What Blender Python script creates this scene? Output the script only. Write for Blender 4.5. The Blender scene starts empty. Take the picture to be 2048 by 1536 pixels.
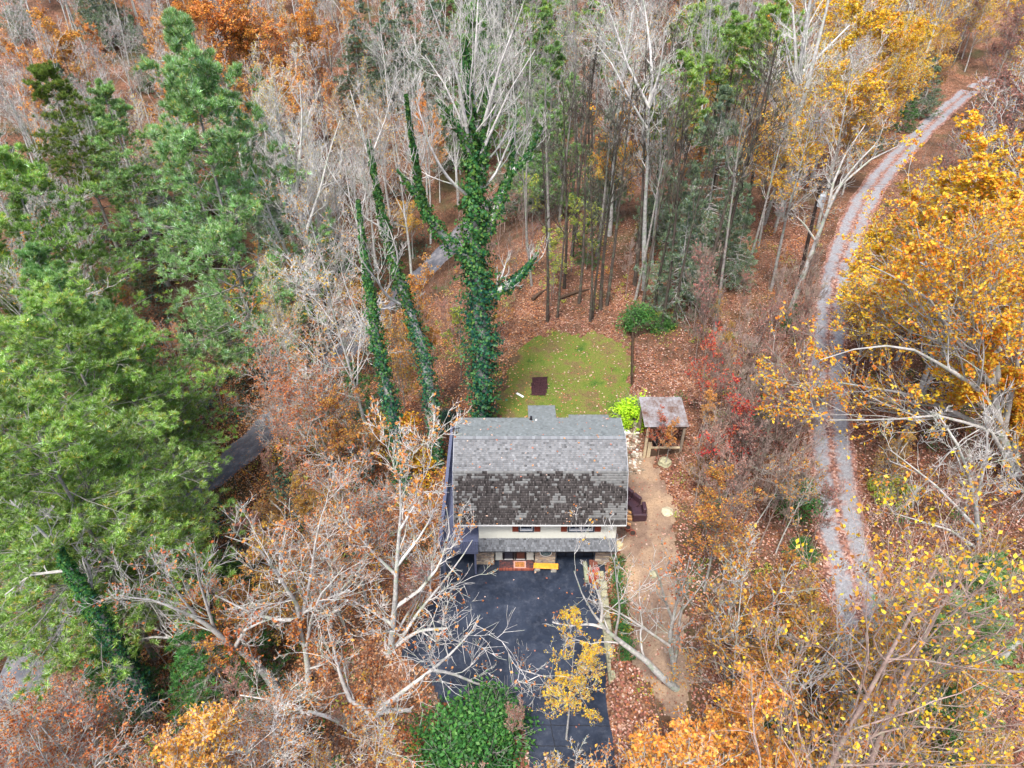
import bpy, math, random
import numpy as np
from mathutils import Vector
random.seed(7); rng = np.random.default_rng(7)
sc = bpy.context.scene
# ---------------------------------------------------------------- camera, sky, sun, exposure
CZ, PITCH, FPX = 38.6, math.radians(37.0), 1400.0
cd = bpy.data.cameras.new('camera'); cam = bpy.data.objects.new('camera', cd)
sc.collection.objects.link(cam); sc.camera = cam
cam.location = (0, 0, CZ); cam.rotation_euler = (math.pi/2 - PITCH, 0, 0)
cd.sensor_width = 36; cd.lens = 36*FPX/2048; cd.clip_start = 0.3; cd.clip_end = 3000
w = bpy.data.worlds.new('World'); sc.world = w; w.use_nodes = True
nt = w.node_tree; sky = nt.nodes.new('ShaderNodeTexSky'); sky.sky_type = 'NISHITA'
SUN_EL, SUN_AZ = math.radians(62), math.radians(200)
sky.sun_disc = False; sky.sun_elevation = SUN_EL; sky.sun_rotation = SUN_AZ
sky.air_density = 1.0; sky.dust_density = 4.0; sky.ozone_density = 1.0
bg = nt.nodes['Background']; bg.inputs[1].default_value = 0.10
nt.links.new(sky.outputs[0], bg.inputs[0])
sd = bpy.data.lights.new('sun', 'SUN'); sun = bpy.data.objects.new('sun', sd); sc.collection.objects.link(sun)
sd.energy = 1.5; sd.angle = math.radians(10); sd.color = (1, 0.95, 0.88)
sun.rotation_euler = (math.pi/2 - SUN_EL, 0, math.pi - SUN_AZ); sun.location = (0, 0, 80)
vs = sc.view_settings; vs.view_transform = 'Standard'; vs.look = 'None'; vs.exposure = 1.88; vs.gamma = 1
vs.use_curve_mapping = False
sc.render.engine = 'CYCLES'
sc.cycles.max_bounces = 5; sc.cycles.diffuse_bounces = 3; sc.cycles.transmission_bounces = 3; sc.cycles.transparent_max_bounces = 4
CP, SP = math.cos(PITCH), math.sin(PITCH)
def proj(p):
    p = np.asarray(p, float); x, y, z = p[..., 0], p[..., 1], p[..., 2] - CZ
    d = y*CP - z*SP; d = np.where(d < .5, .5, d)
    return 1024 + FPX*x/d, 768 + FPX*(-y*SP - z*CP)/d, d
def ray(px, py):
    a = (px-1024)/FPX; b = (py-768)/FPX
    return np.array([a, CP - b*SP, -SP - b*CP])
def at_y(px, py, Y):          # the point seen at a pixel of the photograph at distance Y along the ground
    r = ray(px, py); t = Y/r[1]; return np.array([r[0]*t, Y, CZ + r[2]*t])
def at_z(px, py, z):
    r = ray(px, py); t = (z-CZ)/r[2]; return np.array([r[0]*t, r[1]*t, z])
# ---------------------------------------------------------------- terrain height
ctl = [(900,1160,0),(1050,1160,0),(1200,1160,0),(900,1280,0),(1190,1280,0),(1100,1400,-.1),(1180,1500,-.2),(1060,1520,-.3),
 (760,1250,-1.6),(760,1450,-1.5),(600,1400,-3),(600,1150,-4.5),(500,1100,-7),(440,940,-10),(150,1200,-10),(60,1400,-9.5),
 (250,1450,-6),(420,1500,-4),(250,700,-11),(300,500,-9),(600,520,-9),(850,540,-8),(700,700,-8.5),(560,830,-8.5),(820,760,-3.2),(900,660,-1.5),
 (860,950,-1.5),(930,1120,-.2),(850,1050,-1.8),(965,835,1.8),(1050,800,2.4),(1250,810,2.6),(1060,690,2.8),(1250,690,3.2),(1000,600,2.6),
 (1200,560,4.5),(1050,480,2.5),(1300,420,6),(1450,560,5.2),(1400,700,4),(1400,900,3),(1500,850,3.4),(1660,1000,3.4),(1640,700,5),
 (1700,430,7),(1800,290,7),(1940,170,7),(1900,1000,5.4),(1950,700,7),(1900,1400,5),(1700,1200,3.0),(1500,1300,2),(1450,1050,2.2),
 (1300,1300,.9),(1300,1180,1.0),(1290,1050,1.45),(1300,960,1.9),(1275,880,2.35),(1400,1450,1.4),(1240,1250,.75),(1225,1160,.7)]
cx, cy, cz_ = [], [], []
for px, py, z in ctl:
    p = at_z(px, py, z); cx.append(p[0]); cy.append(p[1]); cz_.append(z)
for x, y, z in [(-160,120,6),(-80,130,-2),(0,130,2),(80,140,10),(160,130,18),(-180,200,40),(-60,200,26),(60,200,24),(180,200,36),
                (-200,300,85),(0,300,75),(200,300,85),(-100,60,-2),(-100,10,-4),(100,60,14),(100,0,14),(0,0,-2),(-40,0,-9),(40,0,6),
                (-200,-60,0),(200,-60,30),(0,-80,-6),(-300,100,30),(300,100,50),(-55,60,-9),(-60,90,-6)]:
    cx.append(x); cy.append(y); cz_.append(z)
cx, cy, cz_ = map(np.array, (cx, cy, cz_))
def ker(dx, dy): return -np.sqrt(dx*dx + dy*dy + 9.0)
A = ker(cx[:, None]-cx[None], cy[:, None]-cy[None]) - 0.15*np.eye(len(cx))
m = len(cx); B = np.zeros((m+1, m+1)); B[:m, :m] = A; B[m, :m] = 1; B[:m, m] = 1
W = np.linalg.solve(B, np.append(cz_, 0))
DRIVE = np.array([at_z(*q, 0)[:2] for q in [(880,1118),(1212,1118),(1212,1300),(1216,1400),(1232,1536),(1245,1640),(1080,1640),(1062,1536),(1050,1470),
                (1025,1425),(960,1418),(880,1405),(855,1340),(800,1310),(840,1240),(880,1180)]])
DRIVE[0] = [DRIVE[0][0], 31.9]; DRIVE[1] = [DRIVE[1][0], 31.9]
def in_poly(x, y, poly):
    x = np.asarray(x, float); y = np.asarray(y, float); r = np.zeros(x.shape, bool); n = len(poly)
    for i in range(n):
        x1, y1 = poly[i]; x2, y2 = poly[(i+1) % n]
        c = ((y1 > y) != (y2 > y)) & (x < (x2-x1)*(y-y1)/((y2-y1) + 1e-12) + x1)
        r ^= c
    return r
def raw_h(x, y):
    x = np.asarray(x, float); y = np.asarray(y, float); o = np.full(x.shape, W[m])
    for i in range(m): o = o + W[i]*ker(x-cx[i], y-cy[i])
    return o
def sstep(a, b, t):
    t = np.clip((t-a)/(b-a), 0, 1); return t*t*(3-2*t)
def poly_dist(x, y, poly):
    d = np.full(np.shape(x), 1e9)
    for i in range(len(poly)):
        a = poly[i]; b = poly[(i+1) % len(poly)]; ex, ey = b-a; L = ex*ex+ey*ey
        t = np.clip(((x-a[0])*ex + (y-a[1])*ey)/L, 0, 1)
        d = np.minimum(d, np.hypot(x-a[0]-t*ex, y-a[1]-t*ey))
    return d
def height(x, y):
    x = np.asarray(x, float); y = np.asarray(y, float)
    h = raw_h(x, y)
    h = h + .12*np.sin(x*.9+1.3*np.sin(y*.5))*np.sin(y*.8+x*.3)*sstep(45, 70, np.hypot(x-5, y-30)+30)
    near = (x > -12) & (x < 12) & (y > 8) & (y < 34)
    if near.any():
        ins = in_poly(x, y, DRIVE) & near
        d = np.where(near, poly_dist(x, y, DRIVE), 9)
        k = np.where(ins, 1.0, np.where(x > 0, 1-sstep(.05, .35, d), 1-sstep(.1, 1.6, d)))
        k = np.where(near, k, 0)
        h = h*(1-k) + k*np.where(y < 20, -.02*(20-y), 0)
    return h
def march(px, py, h=0.0):
    r = ray(px, py); t = np.concatenate([np.linspace(4, 120, 900), np.linspace(120.5, 420, 500)])
    x = r[0]*t; y = r[1]*t; z = CZ + r[2]*t; g = raw_h(x, y) + h
    k = np.nonzero(z < g)[0]; k = k[0] if len(k) else len(t)-1
    return np.array([x[k], y[k], float(height(x[k:k+1], y[k:k+1])[0])])
# ---------------------------------------------------------------- object helpers
COL = sc.collection.objects
def meta(o, label=None, cat=None, group=None, kind=None):
    if label: o['label'] = label
    if cat: o['category'] = cat
    if group: o['group'] = group
    if kind: o['kind'] = kind
    return o
def empty(name, loc, label, cat, group=None, rz=0):
    o = bpy.data.objects.new(name, None); COL.link(o); o.location = [float(v) for v in loc]; o.rotation_euler.z = rz
    o.empty_display_size = .3
    return meta(o, label, cat, group)
def link(name, me, parent=None, loc=None):
    o = bpy.data.objects.new(name, me); COL.link(o); o.parent = parent
    if loc is not None: o.location = [float(v) for v in loc]
    return o
def npmesh(name, V, F, mat=None, smooth=False, col=None, mats=None, midx=None):
    V = np.ascontiguousarray(V, np.float32); F = np.ascontiguousarray(F, np.int32); k = F.shape[1]
    me = bpy.data.meshes.new(name); me.vertices.add(len(V)); me.vertices.foreach_set('co', V.ravel())
    me.loops.add(F.size); me.loops.foreach_set('vertex_index', F.ravel())
    me.polygons.add(len(F)); me.polygons.foreach_set('loop_start', np.arange(0, F.size, k, dtype=np.int32))
    try: me.polygons.foreach_set('loop_total', np.full(len(F), k, np.int32))
    except Exception: pass
    if smooth: me.polygons.foreach_set('use_smooth', np.ones(len(F), bool))
    for mm in (mats or ([mat] if mat else [])): me.materials.append(mm)
    if midx is not None: me.polygons.foreach_set('material_index', np.asarray(midx, np.int32))
    me.update(calc_edges=True)
    if col is not None:
        at = me.color_attributes.new('tint', 'FLOAT_COLOR', 'POINT')
        c = np.ones((len(V), 4), np.float32); c[:, :3] = col; at.data.foreach_set('color', c.ravel())
    return me
class MB:                      # collects simple shapes into one mesh
    def __init__(s): s.v = []; s.f = []; s.c = []
    def add(s, V, F, c=(1,1,1)):
        n = len(s.v); s.v += [tuple(map(float, q)) for q in V]; s.f += [tuple(n+i for i in f) for f in F]; s.c += [c]*len(V)
    def box(s, a, b, c=(1,1,1), jit=0):
        (x0,y0,z0),(x1,y1,z1) = a, b
        V = [(x0,y0,z0),(x1,y0,z0),(x1,y1,z0),(x0,y1,z0),(x0,y0,z1),(x1,y0,z1),(x1,y1,z1),(x0,y1,z1)]
        if jit: V = [tuple(q+random.uniform(-jit, jit) for q in v) for v in V]
        s.add(V, [(3,2,1,0),(4,5,6,7),(0,1,5,4),(1,2,6,5),(2,3,7,6),(3,0,4,7)], c)
    def beam(s, p, q, wx, wz, c=(1,1,1), up=(0,0,1)):
        p = Vector(p); q = Vector(q); t = (q-p).normalized(); u = Vector(up)
        if abs(t.dot(u)) > .98: u = Vector((0,1,0))
        a = t.cross(u).normalized()*wx/2; b = a.cross(t).normalized()*wz/2
        V = [p-a-b, p+a-b, p+a+b, p-a+b, q-a-b, q+a-b, q+a+b, q-a+b]
        s.add(V, [(0,1,2,3),(7,6,5,4),(1,0,4,5),(2,1,5,6),(3,2,6,7),(0,3,7,4)], c)
    def tube(s, P, R, k=8, c=(1,1,1), cap=True):
        P = [Vector(p) for p in P]; n0 = len(s.v); n = len(P)
        for i, p in enumerate(P):
            t = (P[min(i+1, n-1)]-P[max(i-1, 0)]).normalized(); u = Vector((0,0,1)) if abs(t.z) < .9 else Vector((1,0,0))
            a = t.cross(u).normalized(); b = t.cross(a)
            r = R[i] if hasattr(R, '__len__') else R
            for j in range(k):
                q = p + (a*math.cos(2*math.pi*j/k) + b*math.sin(2*math.pi*j/k))*r; s.v.append(tuple(q)); s.c.append(c)
        for i in range(n-1):
            for j in range(k):
                j2 = (j+1) % k; s.f.append((n0+i*k+j, n0+i*k+j2, n0+(i+1)*k+j2, n0+(i+1)*k+j))
        if cap: s.f.append(tuple(n0+j for j in range(k))[::-1]); s.f.append(tuple(n0+(n-1)*k+j for j in range(k)))
    def mesh(s, name, mat, smooth=False, bevel=0):
        me = bpy.data.meshes.new(name); me.from_pydata(s.v, [], s.f); me.materials.append(mat)
        if smooth:
            for p in me.polygons: p.use_smooth = True
        at = me.color_attributes.new('tint', 'FLOAT_COLOR', 'POINT')
        at.data.foreach_set('color', [q for c in s.c for q in (*c, 1)])
        me.update(); return me
    def build(s, name, mat, parent=None, smooth=False, bevel=0, loc=None):
        o = link(name, s.mesh(name, mat, smooth), parent, loc)
        if bevel:
            b = o.modifiers.new('bevel', 'BEVEL'); b.width = bevel; b.segments = 2; b.limit_method = 'ANGLE'
        return o
# ---------------------------------------------------------------- materials
def material(name, rough=.8, spec=.3):
    m_ = bpy.data.materials.new(name); m_.use_nodes = True; n = m_.node_tree
    b = n.nodes['Principled BSDF']; b.inputs['Roughness'].default_value = rough; b.inputs['Specular IOR Level'].default_value = spec
    return m_, n, b
def noise(n, scale, detail=4, rough=.6, vec=None, dist=0):
    t = n.nodes.new('ShaderNodeTexNoise'); t.inputs['Scale'].default_value = scale; t.inputs['Detail'].default_value = detail
    t.inputs['Roughness'].default_value = rough; t.inputs['Distortion'].default_value = dist
    if vec is None:
        g = n.nodes.new('ShaderNodeNewGeometry'); vec = g.outputs['Position']
    n.links.new(vec, t.inputs['Vector']); return t
def ramp(n, fac, stops, interp='LINEAR'):
    r = n.nodes.new('ShaderNodeValToRGB'); r.color_ramp.interpolation = interp; e = r.color_ramp.elements
    while len(e) > 1: e.remove(e[-1])
    e[0].position = stops[0][0]; e[0].color = (*stops[0][1], 1)
    for p, c in stops[1:]: q = e.new(p); q.color = (*c, 1)
    n.links.new(fac, r.inputs[0]); return r
def mix(n, a, b, fac, mode='MIX'):
    x = n.nodes.new('ShaderNodeMix'); x.data_type = 'RGBA'; x.blend_type = mode
    for s_, v in ((x.inputs[6], a), (x.inputs[7], b), (x.inputs[0], fac)):
        if hasattr(v, 'links') or hasattr(v, 'is_linked'): n.links.new(v, s_)
        elif isinstance(v, (int, float)): s_.default_value = v
        else: s_.default_value = (*v, 1)
    return x.outputs[2]
def bump(n, b, h, strength=.5, dist=.02):
    u = n.nodes.new('ShaderNodeBump'); u.inputs['Strength'].default_value = strength; u.inputs['Distance'].default_value = dist
    n.links.new(h, u.inputs['Height']); n.links.new(u.outputs[0], b.inputs['Normal'])
def simple(name, c, rough=.7, var=.25, scale=6, spec=.3, tint=False):
    m_, n, b = material(name, rough, spec)
    t = noise(n, scale, 6, .7)
    lo = tuple(v*(1-var) for v in c); hi = tuple(min(1, v*(1+var)) for v in c)
    r = ramp(n, t.outputs[0], [(.3, lo), (.7, hi)]); o = r.outputs[0]
    if tint:
        a = n.nodes.new('ShaderNodeAttribute'); a.attribute_name = 'tint'; o = mix(n, o, a.outputs[0], 1.0, 'MULTIPLY')
    n.links.new(o, b.inputs['Base Color']); bump(n, b, t.outputs[0], .3, .01); return m_
def leafy(name, cols, trans=.35, hue=.0, rough=.6, objvar=.12, tint=False):
    """leaf colour varies per leaf and per plant, some light passes through"""
    m_, n, b = material(name, rough, .25); g = n.nodes.new('ShaderNodeNewGeometry')
    k = len(cols); r = ramp(n, g.outputs['Random Per Island'], [(i/max(1, k), c) for i, c in enumerate(cols)], 'CONSTANT' if k > 1 else 'LINEAR')
    ob = n.nodes.new('ShaderNodeObjectInfo'); h = n.nodes.new('ShaderNodeHueSaturation')
    mm = n.nodes.new('ShaderNodeMapRange'); mm.inputs[3].default_value = .5-hue; mm.inputs[4].default_value = .5+hue
    n.links.new(ob.outputs['Random'], mm.inputs[0]); n.links.new(mm.outputs[0], h.inputs['Hue'])
    t = noise(n, .35, 3, .6); mv = n.nodes.new('ShaderNodeMapRange'); mv.inputs[1].default_value = .3; mv.inputs[2].default_value = .7
    mv.inputs[3].default_value = 1-objvar*2; mv.inputs[4].default_value = 1+objvar*2
    n.links.new(t.outputs[0], mv.inputs[0]); n.links.new(mv.outputs[0], h.inputs['Value'])
    src = r.outputs[0]
    if tint:
        a = n.nodes.new('ShaderNodeAttribute'); a.attribute_name = 'tint'; src = mix(n, src, a.outputs[0], 1.0, 'MULTIPLY')
    n.links.new(src, h.inputs['Color']); n.links.new(h.outputs[0], b.inputs['Base Color'])
    tr = n.nodes.new('ShaderNodeBsdfTranslucent'); n.links.new(h.outputs[0], tr.inputs[0])
    ms = n.nodes.new('ShaderNodeMixShader'); ms.inputs[0].default_value = trans
    n.links.new(b.outputs[0], ms.inputs[1]); n.links.new(tr.outputs[0], ms.inputs[2])
    n.links.new(ms.outputs[0], n.nodes['Material Output'].inputs[0]); return m_
def bark(name, lo, hi, lichen=(.32,.38,.28), scale=3):
    m_, n, b = material(name, .9, .15); tc = n.nodes.new('ShaderNodeTexCoord')
    t = noise(n, scale, 6, .75, tc.outputs['Object']); r = ramp(n, t.outputs[0], [(.32, lo), (.6, hi)])
    t2 = noise(n, scale*.6, 5, .7, tc.outputs['Object']); r2 = ramp(n, t2.outputs[0], [(.52, (0,0,0)), (.6, (1,1,1))])
    o = mix(n, r.outputs[0], lichen, r2.outputs[0])
    ob = n.nodes.new('ShaderNodeObjectInfo'); h = n.nodes.new('ShaderNodeHueSaturation')
    mv = n.nodes.new('ShaderNodeMapRange'); mv.inputs[3].default_value = .7; mv.inputs[4].default_value = 1.25
    n.links.new(ob.outputs['Random'], mv.inputs[0]); n.links.new(mv.outputs[0], h.inputs['Value']); n.links.new(o, h.inputs['Color'])
    n.links.new(h.outputs[0], b.inputs['Base Color']); bump(n, b, t.outputs[0], .6, .03); return m_
# ---------------------------------------------------------------- ground
def axis(segs):
    o = []
    for a, b, s in segs:
        n_ = max(1, int(round((b-a)/s))); o += list(np.linspace(a, b, n_, endpoint=False))
    return np.array(o + [segs[-1][1]])
gx = axis([(-420,-160,20),(-160,-60,4),(-60,-14,1),(-14,18,.35),(18,60,1),(60,160,4),(160,420,20)])
gy = axis([(-120,0,10),(0,14,2),(14,46,.35),(46,110,1),(110,200,3),(200,700,25)])
X, Y = np.meshgrid(gx, gy); Z = height(X.ravel(), Y.ravel())
V = np.stack([X.ravel(), Y.ravel(), Z], 1); nx, ny = len(gx), len(gy)
i0 = (np.arange(ny-1)[:, None]*nx + np.arange(nx-1)[None]).ravel()
F = np.stack([i0, i0+1, i0+nx+1, i0+nx], 1)
m_ground, n, b = material('leaf_litter_ground', .95, .1)
g = n.nodes.new('ShaderNodeNewGeometry')
vo = n.nodes.new('ShaderNodeTexVoronoi'); vo.inputs['Scale'].default_value = 10; n.links.new(g.outputs['Position'], vo.inputs['Vector'])
sx = n.nodes.new('ShaderNodeSeparateColor'); n.links.new(vo.outputs['Color'], sx.inputs[0])
r1 = ramp(n, sx.outputs[0], [(0,(.08,.038,.027)),(.18,(.19,.09,.06)),(.36,(.25,.115,.06)),(.52,(.12,.055,.038)),(.66,(.30,.175,.12)),(.8,(.23,.095,.05)),(.93,(.38,.26,.19)),(1,(.34,.16,.06))], 'CONSTANT')
t = noise(n, .25, 5, .65); rs = ramp(n, t.outputs[0], [(.40,(0,0,0)),(.62,(1,1,1))])
o = mix(n, r1.outputs[0], (.085,.05,.032), rs.outputs[0])
t2 = noise(n, 3, 4, .6); o = mix(n, o, mix(n, o, (.25,.2,.2), .8, 'MULTIPLY'), ramp(n, t2.outputs[0], [(.5,(0,0,0)),(.7,(1,1,1))]).outputs[0])
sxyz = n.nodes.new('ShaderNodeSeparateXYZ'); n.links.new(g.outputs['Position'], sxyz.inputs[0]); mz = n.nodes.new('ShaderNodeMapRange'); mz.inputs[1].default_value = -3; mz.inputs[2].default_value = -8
n.links.new(sxyz.outputs[2], mz.inputs[0]); o = mix(n, o, mix(n, o, (.38,.40,.36), 1, 'MULTIPLY'), mz.outputs[0])  # low ravine litter coloured darker to deepen the shade there
t3 = noise(n, .12, 4, .6); o = mix(n, o, (.06,.07,.03), ramp(n, t3.outputs[0], [(.56,(0,0,0)),(.7,(.8,.8,.8))]).outputs[0])
n.links.new(o, b.inputs['Base Color']); bump(n, b, vo.outputs['Distance'], .9, .05)
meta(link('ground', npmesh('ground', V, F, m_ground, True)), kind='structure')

def drape(name, poly, off, cell, mat, edge=.25, colf=None):
    poly = np.array(poly); x0, y0 = poly.min(0)-.5; x1, y1 = poly.max(0)+.5
    xs = np.arange(x0, x1, cell); ys = np.arange(y0, y1, cell); X, Y = np.meshgrid(xs, ys)
    wob = edge*(np.sin(X*2.1+Y*1.3)+np.sin(X*5.3-Y*4.1+1)*.6+np.sin(Y*9+X*7)*.3)
    Xc, Yc = X[:-1,:-1]+cell/2, Y[:-1,:-1]+cell/2; wv = wob[:-1,:-1]
    keep = in_poly(Xc+wv, Yc+wv*.8, poly).ravel()
    idx = (np.arange(len(ys)-1)[:, None]*len(xs) + np.arange(len(xs)-1)[None]).ravel()[keep]
    F = np.stack([idx, idx+1, idx+len(xs)+1, idx+len(xs)], 1)
    u, inv = np.unique(F, return_inverse=True); Vx = X.ravel()[u]; Vy = Y.ravel()[u]
    V = np.stack([Vx, Vy, height(Vx, Vy)+off], 1)
    return meta(link(name, npmesh(name, V, inv.reshape(-1, 4), mat, True)), kind='structure')
LAWN = np.array([march(*q)[:2] for q in [(985,832),(1000,790),(1022,745),(1040,700),(1070,675),(1110,668),(1180,670),(1235,676),(1258,690),(1262,760),(1256,800),(1255,845),(1100,850),(990,850)]])
DIRT = np.array([march(*q)[:2] for q in [(1235,915),(1300,912),(1325,950),(1345,1000),(1352,1060),(1350,1130),(1362,1200),(1372,1300),(1378,1390),(1385,1460),(1345,1470),(1310,1400),(1270,1330),(1262,1270),(1262,1200),(1245,1150),(1238,1110),(1225,1060),(1225,960)]])
PATIO = np.array([march(*q)[:2] for q in [(1225,838),(1278,838),(1288,880),(1290,916),(1225,918)]])
m_lawn, n, b = material('lawn_grass', .95, .1)
t = noise(n, .5, 5, .7); r = ramp(n, t.outputs[0], [(.32,(.055,.11,.022)),(.42,(.12,.16,.03)),(.52,(.15,.16,.04)),(.6,(.16,.11,.055)),(.68,(.10,.14,.03))])
t2 = noise(n, 14, 3, .8); o = mix(n, r.outputs[0], mix(n, r.outputs[0], (.35,.4,.3), 1, 'MULTIPLY'), ramp(n, t2.outputs[0], [(.45,(0,0,0)),(.65,(1,1,1))]).outputs[0])
n.links.new(o, b.inputs['Base Color']); bump(n, b, t2.outputs[0], 1, .05)
drape('lawn', LAWN, .05, .1, m_lawn, .42)
m_dirt, n, b = material('bare_dirt', .95, .1)
t = noise(n, .45, 6, .7); r = ramp(n, t.outputs[0], [(.3,(.12,.08,.06)),(.45,(.20,.14,.105)),(.6,(.30,.215,.145)),(.75,(.37,.26,.165))])
t2 = noise(n, 9, 5, .8); o = mix(n, r.outputs[0], mix(n, r.outputs[0], (.5,.42,.38), 1, 'MULTIPLY'), ramp(n, t2.outputs[0], [(.5,(0,0,0)),(.68,(1,1,1))]).outputs[0])
n.links.new(o, b.inputs['Base Color']); bump(n, b, t2.outputs[0], .8, .04)
drape('dirt_path', DIRT, .06, .16, m_dirt, .2)
m_asph, n, b = material('sealed_asphalt', .55, .4)
t = noise(n, .35, 7, .75, dist=.6); r = ramp(n, t.outputs[0], [(.38,(.009,.014,.026)),(.54,(.015,.023,.042)),(.66,(.030,.040,.064)),(.78,(.08,.095,.13))])
t2 = noise(n, 1.7, 8, .85); o = mix(n, r.outputs[0], (.14,.15,.18), ramp(n, t2.outputs[0], [(.5,(0,0,0)),(.85,(.5,.5,.5))]).outputs[0])
n.links.new(o, b.inputs['Base Color']); bump(n, b, t2.outputs[0], .3, .01)
ro = ramp(n, t.outputs[0], [(.4,(.42,)*3),(.7,(.75,)*3)]); n.links.new(ro.outputs[0], b.inputs['Roughness'])
drape('driveway', DRIVE, .035, .2, m_asph, .0)
m_joint = simple('tar_seam', (.012,.013,.016), .8, .2)

def catmull(P, k=10):
    P = np.array(P, float); o = []
    Q = np.vstack([2*P[0]-P[1], P, 2*P[-1]-P[-2]])
    for i in range(1, len(Q)-2):
        for t in np.linspace(0, 1, k, endpoint=False):
            a, b_, c, d = Q[i-1:i+3]; o.append(.5*((2*b_)+(c-a)*t+(2*a-5*b_+4*c-d)*t*t+(3*b_-a-3*c+d)*t**3))
    return np.array(o + [P[-1]])
def road(name, pts, width, mat, off=.09, nu=13, sm=True):
    C = catmull(pts, 12)[:, :2]; T = np.gradient(C, axis=0); T /= np.linalg.norm(T, axis=1)[:, None]; N = np.stack([T[:,1], -T[:,0]], 1)
    u = np.linspace(-1, 1, nu); wv = width/2*(1+.06*np.sin(np.arange(len(C))*.7))
    P = C[:, None]+N[:, None]*(u[None]*wv[:, None])[..., None]
    z = height(P[..., 0].ravel(), P[..., 1].ravel()).reshape(P.shape[:2])+off - .1*(np.abs(u) > .97)[None]
    V = np.concatenate([P, z[..., None]], 2).reshape(-1, 3)
    i0 = (np.arange(len(C)-1)[:, None]*nu + np.arange(nu-1)[None]).ravel(); F = np.stack([i0, i0+nu, i0+nu+1, i0+1], 1)
    col = np.zeros((len(V), 3)); col[:, 0] = np.tile(np.abs(u), len(C)); col[:, 1] = np.tile(u*.5+.5, len(C))
    meta(link(name, npmesh(name, V, F, mat, True, col)), kind='structure')
    return C
m_grav, n, b = material('grey_gravel', .95, .15)
at = n.nodes.new('ShaderNodeAttribute'); at.attribute_name = 'tint'; sp = n.nodes.new('ShaderNodeSeparateColor'); n.links.new(at.outputs[0], sp.inputs[0])
t = noise(n, 5, 6, .85); r = ramp(n, t.outputs[0], [(.3,(.12,.125,.135)),(.5,(.215,.22,.24)),(.7,(.34,.35,.375))])
tl = noise(n, 1.2, 5, .8); ad = n.nodes.new('ShaderNodeMath'); ad.operation = 'ADD'
rr = ramp(n, sp.outputs[0], [(0,(.30,)*3),(.22,(.14,)*3),(.45,(0.04,)*3),(.66,(.10,)*3),(.86,(.34,)*3),(1,(.6,)*3)])
n.links.new(tl.outputs[0], ad.inputs[0]); n.links.new(rr.outputs[0], ad.inputs[1])
vo = n.nodes.new('ShaderNodeTexVoronoi'); vo.inputs['Scale'].default_value = 7; g = n.nodes.new('ShaderNodeNewGeometry'); n.links.new(g.outputs['Position'], vo.inputs['Vector'])
s3 = n.nodes.new('ShaderNodeSeparateColor'); n.links.new(vo.outputs['Color'], s3.inputs[0])
lc = ramp(n, s3.outputs[0], [(0,(.12,.06,.05)),(.3,(.26,.13,.10)),(.6,(.36,.24,.2)),(.8,(.2,.1,.07))], 'CONSTANT')
o = mix(n, r.outputs[0], lc.outputs[0], ramp(n, ad.outputs[0], [(.58,(0,0,0)),(.78,(1,1,1))]).outputs[0])
n.links.new(o, b.inputs['Base Color']); bump(n, b, t.outputs[0], .7, .03)
GRAVEL_PX = [(1745,1560),(1735,1400),(1722,1260),(1708,1160),(1682,1060),(1668,960),(1660,860),(1655,780),(1655,700),(1662,620),(1675,545),(1698,475),(1725,410),(1765,350),(1810,300),(1860,250),(1910,205),(1945,178),(1985,160)]
C_GRAV = road('gravel_road', [march(*q) for q in GRAVEL_PX], 3.1, m_grav)
m_road, n, b = material('weathered_asphalt', .8, .3)
t = noise(n, .5, 7, .75); r = ramp(n, t.outputs[0], [(.35,(.05,.055,.07)),(.5,(.095,.098,.115)),(.65,(.20,.195,.21))])
t2 = noise(n, 2.5, 3, .5, dist=1.5); o = mix(n, r.outputs[0], (.07,.07,.08), ramp(n, t2.outputs[0], [(.485,(0,0,0)),(.5,(.8,.8,.8)),(.515,(0,0,0))]).outputs[0])
n.links.new(o, b.inputs['Base Color']); bump(n, b, t.outputs[0], .3, .01)
ROAD_PX = [(20,1420),(90,1290),(165,1180),(290,1060),(380,985),(450,935),(530,860),(620,770),(700,690),(780,600),(850,545),(915,480),(960,430),(1000,400)]
C_ROAD = road('valley_road', [march(*q) for q in ROAD_PX], 4.6, m_road)
# seam lines across the drive
for q0, q1 in [((1030,1448),(1218,1452)), ((1046,1490),(1140,1492)), ((1100,1440),(1118,1536))]:
    a, c = at_z(*q0, .05), at_z(*q1, .05); d = np.array([c[0]-a[0], c[1]-a[1]]); d /= np.linalg.norm(d); nn = np.array([-d[1], d[0]])*.02
    k_ = 24; pts = []
    for s in np.linspace(0, 1, k_):
        p = a[:2]*(1-s)+c[:2]*s + nn*random.uniform(-1, 1)
        zz = float(height(np.array([p[0]]), np.array([p[1]]))[0])+.041
        pts += [(p[0]-nn[0], p[1]-nn[1], zz), (p[0]+nn[0], p[1]+nn[1], zz)]
    F = [(2*i, 2*i+2, 2*i+3, 2*i+1) for i in range(k_-1)]
    me = npmesh('drive_seam', pts, F, m_joint); meta(link('driveway_seam', me), kind='structure')

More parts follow.
